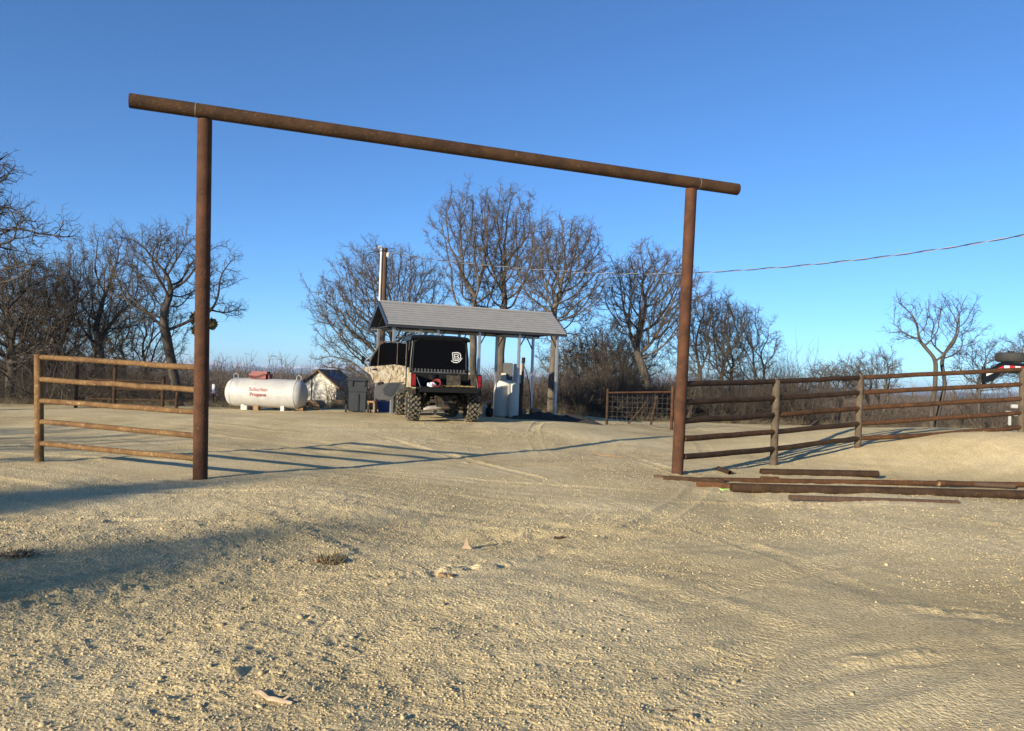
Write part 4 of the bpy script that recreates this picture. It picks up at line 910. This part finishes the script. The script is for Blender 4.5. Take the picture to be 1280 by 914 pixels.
MB().box((0, -rad*.985, zc-.04), (half*1.6, .012, .012)).build('seam', M['whitebox'], tk)
hd = MB().box((-.17*half, 0, zc+rad+.06), (.52*half, .36, .28)); hd.build('valve_dome', M['red'], tk, bevel=.07, smooth=True)
def text_on(txts, m, parent, c, size, wrap_r):
    for i, s_ in enumerate(txts):
        cu = bpy.data.curves.new('lettering', 'FONT'); cu.body = s_; cu.size = size; cu.align_x = 'CENTER'; cu.offset = size*.022; cu.extrude = .0
        tmp = bpy.data.objects.new('tmp', cu); COL.objects.link(tmp); dg = bpy.context.evaluated_depsgraph_get(); me = bpy.data.meshes.new_from_object(tmp.evaluated_get(dg)); bpy.data.objects.remove(tmp); bpy.data.curves.remove(cu)
        for v in me.vertices:
            x, yy = v.co.x, v.co.y + (-.95*size*i); an = (c[2] + yy)/wrap_r; rr2 = wrap_r + .006
            v.co = (c[0] + x, -rr2*math.cos(an), zc + rr2*math.sin(an))
        me.materials.append(m); o = bpy.data.objects.new('lettering', me); COL.objects.link(o); o.parent = parent
text_on(['Suburban', 'Propane'], M['redtext'], tk, (.0 - .06*half, 0, .055), .145, rad)
# rubble and firewood right of the tank
rs = random.Random(8)
for i in range(9):
    u = 347 + i*6 + rs.uniform(-2, 2); p = gx(u, td + rs.uniform(-.2, .5)); L_ = rs.uniform(.16, .3); 
    o = MB().tube([(-L_/2, 0, 0), (L_/2, .03, .01)], [.07, .06], 7).build('log', M['log'], loc=p + Vector((0, 0, .07 + (.10 if i % 3 == 1 else 0)))); o.rotation_euler = (0, 0, rs.uniform(0, 3.1))
    tag(o, 'small cut log in the heap at the right foot of the propane tank', 'log', group='logs heaped by the propane tank')
for (u, lab) in ((309, 'concrete block under the left part of the propane tank'), (323, 'brown block under the middle of the propane tank')):
    p = gx(u, td-.1); tag(MB().box((0, 0, .06), (.14, .2, .14)).build('block', M['whitebox'] if u == 309 else M['wood'], bevel=.01, loc=p), lab, 'block')
# white marker post left of the tank, low pipe rail
p = gx(268, 23.5); mk = empty('marker_post', p, label='thin stake with a small white tag left of the propane tank', cat='stake')
MB().box((0, 0, .3), (.03, .03, .66)).build('stake', M['rust_dark'], mk); MB().box((0, -.02, .55), (.08, .012, .28)).build('tag', M['whitevinyl'], mk)
a, b = gx(225, 24.5), gx(287, 25.5); lowf = empty('low_pipe_rail', a, label='low rusty pipe rail passing behind the gate post to the tank', cat='rail')
zt = P(287, 505, 25.5).z; MB().tube([(0, 0, zt-a.z), (b.x-a.x, b.y-a.y, zt-a.z)], .03, 8).build('rail', M['rust_dark'], lowf)
for f_ in (0, .5, 1): g_ = a + (b-a)*f_; gz = h(g_.x, g_.y); MB().tube([g_-a + Vector((0,0,gz-g_.z-.1)), g_-a + Vector((0,0,zt-g_.z))], .03, 8).build('post', M['rust_dark'], lowf)
# ------------------------------------------------------------------ back corral fence behind the left panel
def back_fence():
    us = [(97, 455), (144.5, 456), (205, 470), (222, 490)]; d = 20.6; b = gx(97, d)
    r_ = empty('corral_fence', b, label='dark pipe corral fence seen through the left panel', cat='fence')
    for u, vt in us:
        g_ = gx(u, d); t = P(u, vt, d); MB().tube([g_-b-Vector((0,0,.1)), t-b], .045, 8).build('post', M['rust_dark'], r_, smooth=True)
    for (u0, v0, u1, v1) in ((112, 474, 205, 477.5), (145, 486, 205, 488), (97, 498, 222, 501)):
        MB().tube([P(u0, v0, d)-b, P(u1, v1, d)-b], .024, 8).build('rail', M['rust_dark'], r_, smooth=True)
back_fence()
# ------------------------------------------------------------------ small shed, kennel
def shed():
    d = 39; b = gx(399, d); s = d/F
    r_ = empty('small_shed', b, R(-14), label='small white shed with brown shingle roof right of the tank', cat='shed')
    w = 1.95; L_ = 2.1; ze = P(399, 480, d).z - b.z; zp = P(399, 462, d).z - b.z
    MB().prism([(-w/2, -.4), (w/2, -.4), (w/2, ze), (0, zp-.05), (-w/2, ze)], 0, L_, 'xz').build('wall', M['wall_white'], r_)
    MB().box((-w*.20, -.015, zp*.42), (.05, .03, zp*.9)).build('corner_trim', M['grey_post'], r_)
    sl = (zp-ze)/(w/2)
    for s_ in (-1, 1):
        e = .26; MB().add([(0, -.2, zp+.03), (0, L_+.2, zp+.03), (s_*(w/2+e), L_+.2, ze-sl*e+.03), (s_*(w/2+e), -.2, ze-sl*e+.03), (0, -.2, zp-.06), (0, L_+.2, zp-.06), (s_*(w/2+e), L_+.2, ze-sl*e-.06), (s_*(w/2+e), -.2, ze-sl*e-.06)], [(0,1,2,3), (7,6,5,4), (0,4,5,1), (1,5,6,2), (2,6,7,3), (3,7,4,0)]).build('roof', M['shingle'], r_)
    MB().add([(x, y, zp + .045 - sl*x) for x, y in ((.18, .5), (.62, .35), (.78, 1.3), (.25, 1.5))], [(0, 1, 2, 3)]).build('tarp_patch', M['navy_tarp'], r_, fixn=False)
shed()
def kennel():
    d = 24.6; b = gx(394, d); r_ = empty('dog_kennel', b, R(-10), label='low kennel with tan hipped roof in front of the white shed', cat='kennel')
    zt = P(394, 500.5, d).z - b.z; ze = P(394, 507.5, d).z - b.z
    MB().box((0, 0, ze/2-.05), (.42, .5, ze+.1)).build('wall', M['whitebox'], r_)
    MB().prism([(-.30, ze), (.34, ze), (.18, zt), (-.24, zt)], -.3, .3, 'xz').build('roof', M['wood'], r_, bevel=.01)
kennel()
for i, (u, vt, w, lab) in enumerate(((426, 500, .5, 'grey weathered crate between the shed and the bin'),)):
    p = gx(u, 25); z_ = P(u, vt, 25).z - p.z; c = empty('pallet_crate', p, label=lab, cat='crate')
    MB().box((0, 0, z_/2), (w*.8, .4, z_)).build('crate_body', M['grey_post'], c, bevel=.01)
    for k_ in range(4): MB().box((0, -.215, .05+z_*k_/4), (w*.9, .02, z_*.13)).build('slat', M['grey_post'], c)
# ------------------------------------------------------------------ water tanks and boxes at the right end of the carport
d = 22.6
def rounded_tank(u0, u1, vt, vb, d, name, label, hood):
    s = d/F; u = (u0+u1)/2; b = P(u, vb, d); g_ = h(b.x, b.y); b.z = g_; z_ = P(u, vt, d).z - g_; w = (u1-u0)*s
    o = MB(); prof = []
    if hood:
        r_ = o.lathe([(w*.46, 0), (w*.5, .03)] + [(w*.5 - w*.26*(1-math.cos(a)), z_ - w*.30*(1-math.sin(a))) for a in [i/9*math.pi/2 for i in range(10)]] + [(w*.12, z_+.008), (.01, z_+.01)], n=36).build(name, M['cream'], smooth=True, loc=b)
    else:
        r_ = o.lathe([(w*.40, 0), (w/2, .02), (w/2, z_-w*.35), (w*.42, z_-w*.14), (w*.25, z_-.02), (.03, z_)], n=28).build(name, M['cream'], smooth=True, loc=b)
    return tag(r_, label, 'tank', group='water tanks under the carport')
rounded_tank(616.5, 642, 475, 518, 22.4, 'water_tank', 'wide cream hooded water tank under the carport', True)
rounded_tank(635, 648, 477, 518, 22.0, 'pressure_tank', 'narrow cream cylindrical pressure tank beside the hooded one', False)
p = gx(640, 23.3); pn = empty('meter_panel', p, label='grey and white electrical panel on posts behind the water tanks', cat='electrical panel')
zz = lambda v: P(640, v, 23.3).z - p.z
xx = lambda u: P(u, 475, 23.3).x - p.x
MB().box(((xx(629)+xx(640))/2, 0, (zz(454)+zz(480))/2), (xx(641)-xx(629), .2, zz(454)-zz(480))).build('meter_box', M['greyplastic'], pn, bevel=.012)
MB().box(((xx(641)+xx(653))/2, -.03, (zz(455)+zz(479))/2), (xx(653)-xx(641), .22, zz(455)-zz(479))).build('breaker_box', M['whitebox'], pn, bevel=.012)
MB().box(((xx(626)+xx(633))/2, -.15, (zz(467)+zz(478))/2), (.15, .16, zz(467)-zz(478))).build('junction_box', M['cream'], pn, bevel=.012)
for u in (631, 650): MB().box((xx(u), .05, zz(470)/2-.05), (.07, .07, zz(470)+.1)).build('panel_post', M['wood_brown'], pn)
pb = gx(653.5, 22.9); o = empty('steel_post', pb, label='brown post with black cap right of the breaker box', cat='post'); zz2 = P(653.5, 447, 22.9).z - pb.z
MB().tube([(-.04,0,-.1), (0,0,zz2-.15)], .04, 10).build('shaft', M['wood_brown'], o, smooth=True); MB().tube([(0,0,zz2-.16), (0,0,zz2)], .055, 10).build('cap', M['black'], o, smooth=True)
o = MB().tube([(.02, -.06, zz2-.25), (.10, -.1, zz2*.75), (.20, -.1, zz2*.5), (.26, -.1, .45), (.26, -.1, .1)], .016, 6).build('hose', M['black'], smooth=True, loc=pb); tag(o, 'black hose running down from the capped post', 'hose')
p = G(606, 520); cn = empty('chlorine_canister', p, label='small white canister with a curved hose left of the water tank', cat='canister'); s = p.y/F
MB().box((0, 0, 6.5*s), (6.5*s, 6*s, 12.5*s)).build('canister_body', M['whitebox'], cn, bevel=.02); MB().lathe([(.03, 12*s), (.03, 14*s), (.01, 14.2*s)], n=12).build('cap', M['whitebox'], cn)
MB().tube([(0, 0, 14*s), (.03, 0, 18*s), (.14, .02, 19*s), (.26, .05, 16*s), (.32, .08, 12*s), (.4, .1, 16*s)], .012, 6).build('hose', M['whitebox'], cn, smooth=True)
p = gx(613, 22); tag(MB().lathe([(.08, 0), (.11, .05), (.11, .2), (.07, .26), (.05, .26)], n=16).box((.0, 0, .3), (.1, .08, .1)).build('water_pump', M['black'], smooth=True, loc=p), 'small dark pump between the canister and hooded tank', 'pump')
# heap of soil
def mound(u0, u1, d, hh, label, seed):
    a, b = gx(u0, d), gx(u1, d); n, m_ = 90, 24; V = []
    for j in range(m_):
        for i in range(n):
            x = a.x + (b.x-a.x)*i/(n-1); y = d - .8 + 1.6*j/(m_-1); e = math.sin(math.pi*i/(n-1))**.5*math.sin(math.pi*j/(m_-1)); V.append((x, y, e))
    V = np.array(V); e = V[:, 2]; z = H(V[:, 0], V[:, 1]) - .03 + e*hh*(.75 + .35*fbm(V[:, 0]*2, V[:, 1]*2, 3, seed) + .22*fbm(V[:, 0]*10, V[:, 1]*10, 2, seed+5))
    idx = np.arange(n*m_).reshape(m_, n); f = np.stack([idx[:-1, :-1], idx[:-1, 1:], idx[1:, 1:], idx[1:, :-1]], -1).reshape(-1, 4)
    tag(npmesh('soil_heap', np.stack([V[:, 0], V[:, 1], z], -1), f, M['soil']), label, 'soil heap', kind='structure')
mound(632, 752, 22.0, .20, 'long low heap of dark soil along the right end of carport', 3)
p = gx(671, 23); o = MB().tube([(-.17, 0, 0), (.17, .05, -.03)], [.10, .09], 12).build('log', M['log'], loc=p + Vector((0, 0, .17))); tag(o, 'pale split log lying behind the dark soil heap', 'log')
p = gx(655, 23.5); o = MB().tube([(-.12, 0, 0), (.12, .05, .02)], [.08, .09], 10).build('log', M['log'], loc=p + Vector((0, 0, .10))); o.rotation_euler = (0, 0, .8); tag(o, 'short log lying at the foot of the capped post', 'log')
# ------------------------------------------------------------------ wire mesh gate by the right gate post
def mesh_gate():
    d = 22.3; a, b = gx(760, d), gx(841, d); r_ = empty('wire_mesh_gate', a, label='rusty pipe gate panel filled with wire mesh left of the right post', cat='gate')
    za = P(760, 491, d).z - a.z; zb = P(841, 490, d).z - a.z; w = b.x - a.x
    MB().tube([(0, 0, -.2), (0, 0, za+.12)], .04, 10).build('post', M['rust_dark'], r_, smooth=True)
    MB().tube([(w, 0, -.2), (w, 0, zb+.16)], .045, 10).build('post', M['rust'], r_, smooth=True)
    MB().tube([(0, 0, za), (w, 0, zb)], .026, 10).build('top_rail', M['rust'], r_, smooth=True)
    ms = MB()
    for i in range(1, 13): ms.tube([(w*i/13, 0, 0), (w*i/13, 0, za-.02)], .0035, 4)
    for i in range(6): ms.tube([(0, 0, .06+za*i/6.2), (w, 0, .06+za*i/6.2)], .0035, 4)
    ms.build('wire_mesh', M['wire'], r_)
    MB().tube([(w*.35, .25, .0), (w*.62, .25, za*.7)], .03, 8).tube([(w*.70, .2, 0), (w*.78, .2, za*.95)], .035, 8).build('brace', M['rust_dark'], r_, smooth=True)
mesh_gate()
# ------------------------------------------------------------------ gooseneck trailer at the right edge
def trailer():
    d = 21.0; s = d/F; g_ = gx(1285, d); r_ = empty('gooseneck_trailer', g_, label='black gooseneck trailer neck with spare tyre and reflective tape', cat='trailer')
    q = lambda u, v, dd=0: P(u, v, d+dd) - g_
    for dd in (-.32, .32):
        poly = [(1229, 462), (1229, 478), (1240, 477), (1252, 466), (1300, 468), (1420, 474), (1420, 462), (1300, 455), (1256, 453), (1240, 460)]
        vs = [q(u, v, dd) for u, v in poly] + [q(u, v, dd) + Vector((0, .09, 0)) for u, v in poly]; n = len(poly)
        MB().add(vs, [tuple(range(n)), tuple(range(2*n-1, n-1, -1))] + [(i, i+n, (i+1) % n+n, (i+1) % n) for i in range(n)]).build('neck_beam', M['gloss'], r_)
    MB().add([q(1238, 459, -.3), q(1256, 452.5, -.3), q(1420, 459, -.3), q(1420, 459, .42), q(1256, 452.5, .42), q(1238, 459, .42)] + [p_ + Vector((0,0,.025)) for p_ in [q(1238, 459, -.3), q(1256, 452.5, -.3), q(1420, 459, -.3), q(1420, 459, .42), q(1256, 452.5, .42), q(1238, 459, .42)]], [(0,1,4,5), (1,2,3,4), (6,11,10,7), (7,10,9,8), (0,6,7,1), (1,7,8,2), (3,9,10,4), (4,10,11,5), (2,8,9,3), (0,5,11,6)]).build('neck_deck', M['black'], r_)
    for k_, (u0, v0, u1, v1) in enumerate(((1233, 468.5, 1247, 462.5), (1247, 462.3, 1254, 459.2), (1255, 458.8, 1262, 459), (1262, 459, 1269, 459.5), (1269, 459.5, 1276, 460), (1276, 460, 1283, 460.5), (1283, 460.5, 1290, 461))):
        MB().add([q(u0, v0-1.8, -.33), q(u1, v1-1.8, -.33), q(u1, v1+1.8, -.33), q(u0, v0+1.8, -.33)], [(0, 1, 2, 3)]).build('reflective_tape', M['whitetape' if k_ in (0, 2, 4, 6) else 'redtape'], r_, fixn=False)
    MB().tube([q(1229.5, 458), q(1229.5, 482)], .05, 10).build('coupler_tube', M['gloss'], r_, smooth=True)
    t = MB().lathe([(.18, -.10), (.24, -.13), (.37, -.125), (.41, -.08), (.42, 0), (.41, .08), (.37, .125), (.24, .13), (.18, .10)], n=36).build('spare_tyre', M['rubber'], r_, smooth=True); t.location = q(1266, 447, .05)
    t = MB().lathe([(.18, -.05), (.12, -.02), (.05, .04), (.0, .05)], n=18).box((.0, 0, .10), (.16, .05, .1)).build('spare_rim', M['black'], r_, smooth=True); t.location = q(1264, 446, .05)
    z0 = h(g_.x, d) - g_.z
    t_ = q(1276, 466); MB().tube([Vector((t_.x, t_.y, z0+.25)), t_], .045, 4).build('jack_leg', M['conduit'], r_)
    MB().box((t_.x, t_.y, z0+.14), (.07, .07, .3)).box((t_.x, t_.y, z0+.02), (.22, .22, .03)).build('jack_foot', M['steel'], r_)
    w = MB()
    for (u, v, a, c) in ((1268, 508, .16, .10), (1263, 515, .22, .05), (1272, 519, .30, .04), (1262, 526, .05, .25)): 
        p_ = q(u, v, -.1); w.box(p_, (a, .08, c))
    w.tube([q(1258, 515, -.1), q(1274, 515, -.1)], .02, 6).build('jack_crank', M['whitebox'], r_, bevel=.01)
    MB().box((3.6, .4, z0+.62), (4.2, 1.9, .14)).build('deck', M['black'], r_, bevel=.01)
    MB().tube([q(1400, 470) + Vector((0, .3, 0)), Vector((q(1400, 470).x + .3, .4, z0+.62))], .08, 4).build('riser', M['gloss'], r_)
    for x in (3.6, 4.5):
        MB().lathe([(.18, -.10), (.34, -.10), (.37, 0), (.34, .10), (.18, .10)], c=(x, -.6, z0+.37), axis='y', n=24).build('wheel', M['rubber'], r_, smooth=True)
trailer()
# ------------------------------------------------------------------ small litter of the foreground
def stick(u, v, length, rad, ang, label, seed, m='driftwood', name='stick'):
    p = G(u, v); z_ = hm(p.x, p.y); rs = random.Random(seed); n = 7; q = []
    for i in range(n+1):
        t = i/n - .5; q.append((t*length, .012*math.sin(i*1.3)*length*4, .02*length*math.sin(i*1.9)))
    rr2 = [rad*(.55+.45*math.sin(math.pi*(i+.6)/(n+1.2)))*rs.uniform(.8, 1.15) for i in range(n+1)]
    o = MB().tube(q, rr2, 7).tube([q[5], (q[5][0]+length*.12, length*.1, .02)], [rad*.5, rad*.3], 5).build(name, M[m], smooth=True, loc=Vector((p.x, p.y, z_ + rad*.8))); o.rotation_euler = (0, R(3), ang)
    return tag(o, label, 'stick')
stick(341, 878, .19, .011, R(-24), 'pale dry stick lying in the near gravel with split ends', 1)
stick(759, 571, .55, .012, R(-15), 'thin dry twig lying on gravel in the middle distance', 2, 'log', 'twig')
stick(700, 672, .12, .012, R(30), 'short dark stick on the gravel right of the wood chip', 3, 'wood_brown')
stick(838, 893, .07, .003, R(15), 'tiny dark twig in the near gravel right of centre', 5, 'wood_brown', 'twig')
p = G(583, 684); cw = MB().prism([(-.04, 0), (.05, 0), (.02, .035), (.012, .085), (-.006, .09), (-.012, .04)], -.012, .012, 'xz').build('wood_chip', M['driftwood'], bevel=.003, loc=Vector((p.x, p.y, hm(p.x, p.y)-.005))); tag(cw, 'upright splintered wood chip stuck in the gravel', 'wood chip')
def tuft(u, v, r_, hh, label, seed, n=160, name='dead_weed_clump'):
    p = G(u, v); z_ = hm(p.x, p.y); rs = np.random.default_rng(seed); L_ = []
    for i in range(n):
        a = rs.uniform(0, 6.28); q0 = rs.uniform(0, r_*.7); d_ = np.array([math.cos(a), math.sin(a), rs.uniform(.3, 1.6)]); d_ = unit(d_)
        p0 = np.array([q0*math.cos(a), q0*math.sin(a), -.005]); ln = hh*rs.uniform(.5, 1.1); p1 = p0 + d_*ln*.6; p2 = p1 + unit(d_ + rs.normal(0, .5, 3))*ln*.4
        L_.append(([p0, p1, p2], [.004, .003, .0015], 3))
    v_, f_ = polylines_to_mesh(L_); o = npmesh(name, v_, f_, M['dry_grass']); o.location = (p.x, p.y, z_)
    clod = MB()
    for i in range(14):
        a = rs.uniform(0, 6.28); q0 = rs.uniform(0, r_); s_ = rs.uniform(.012, .03); clod.add([(q0*math.cos(a) + c[0]*s_, q0*math.sin(a) + c[1]*s_, .01 + c[2]*s_*.8) for c in ico*rs.uniform(.7, 1.2, (12, 1))], [tuple(t) for t in icf])
    tag(clod.build('dirt_crumbs', M['wood'], o, fixn=False), kind='stuff')
    return tag(o, label, 'weed')
tuft(413, 700, .10, .09, 'dead weed clump with clods on the gravel left of centre', 5)
tuft(556, 722, .035, .03, 'small dark clod of weed left of the wood chip', 6, 40)
tuft(22, 698, .14, .05, 'low dead weed clump at the left edge of the gravel', 7, 120)
SC.cycles.use_adaptive_sampling = True
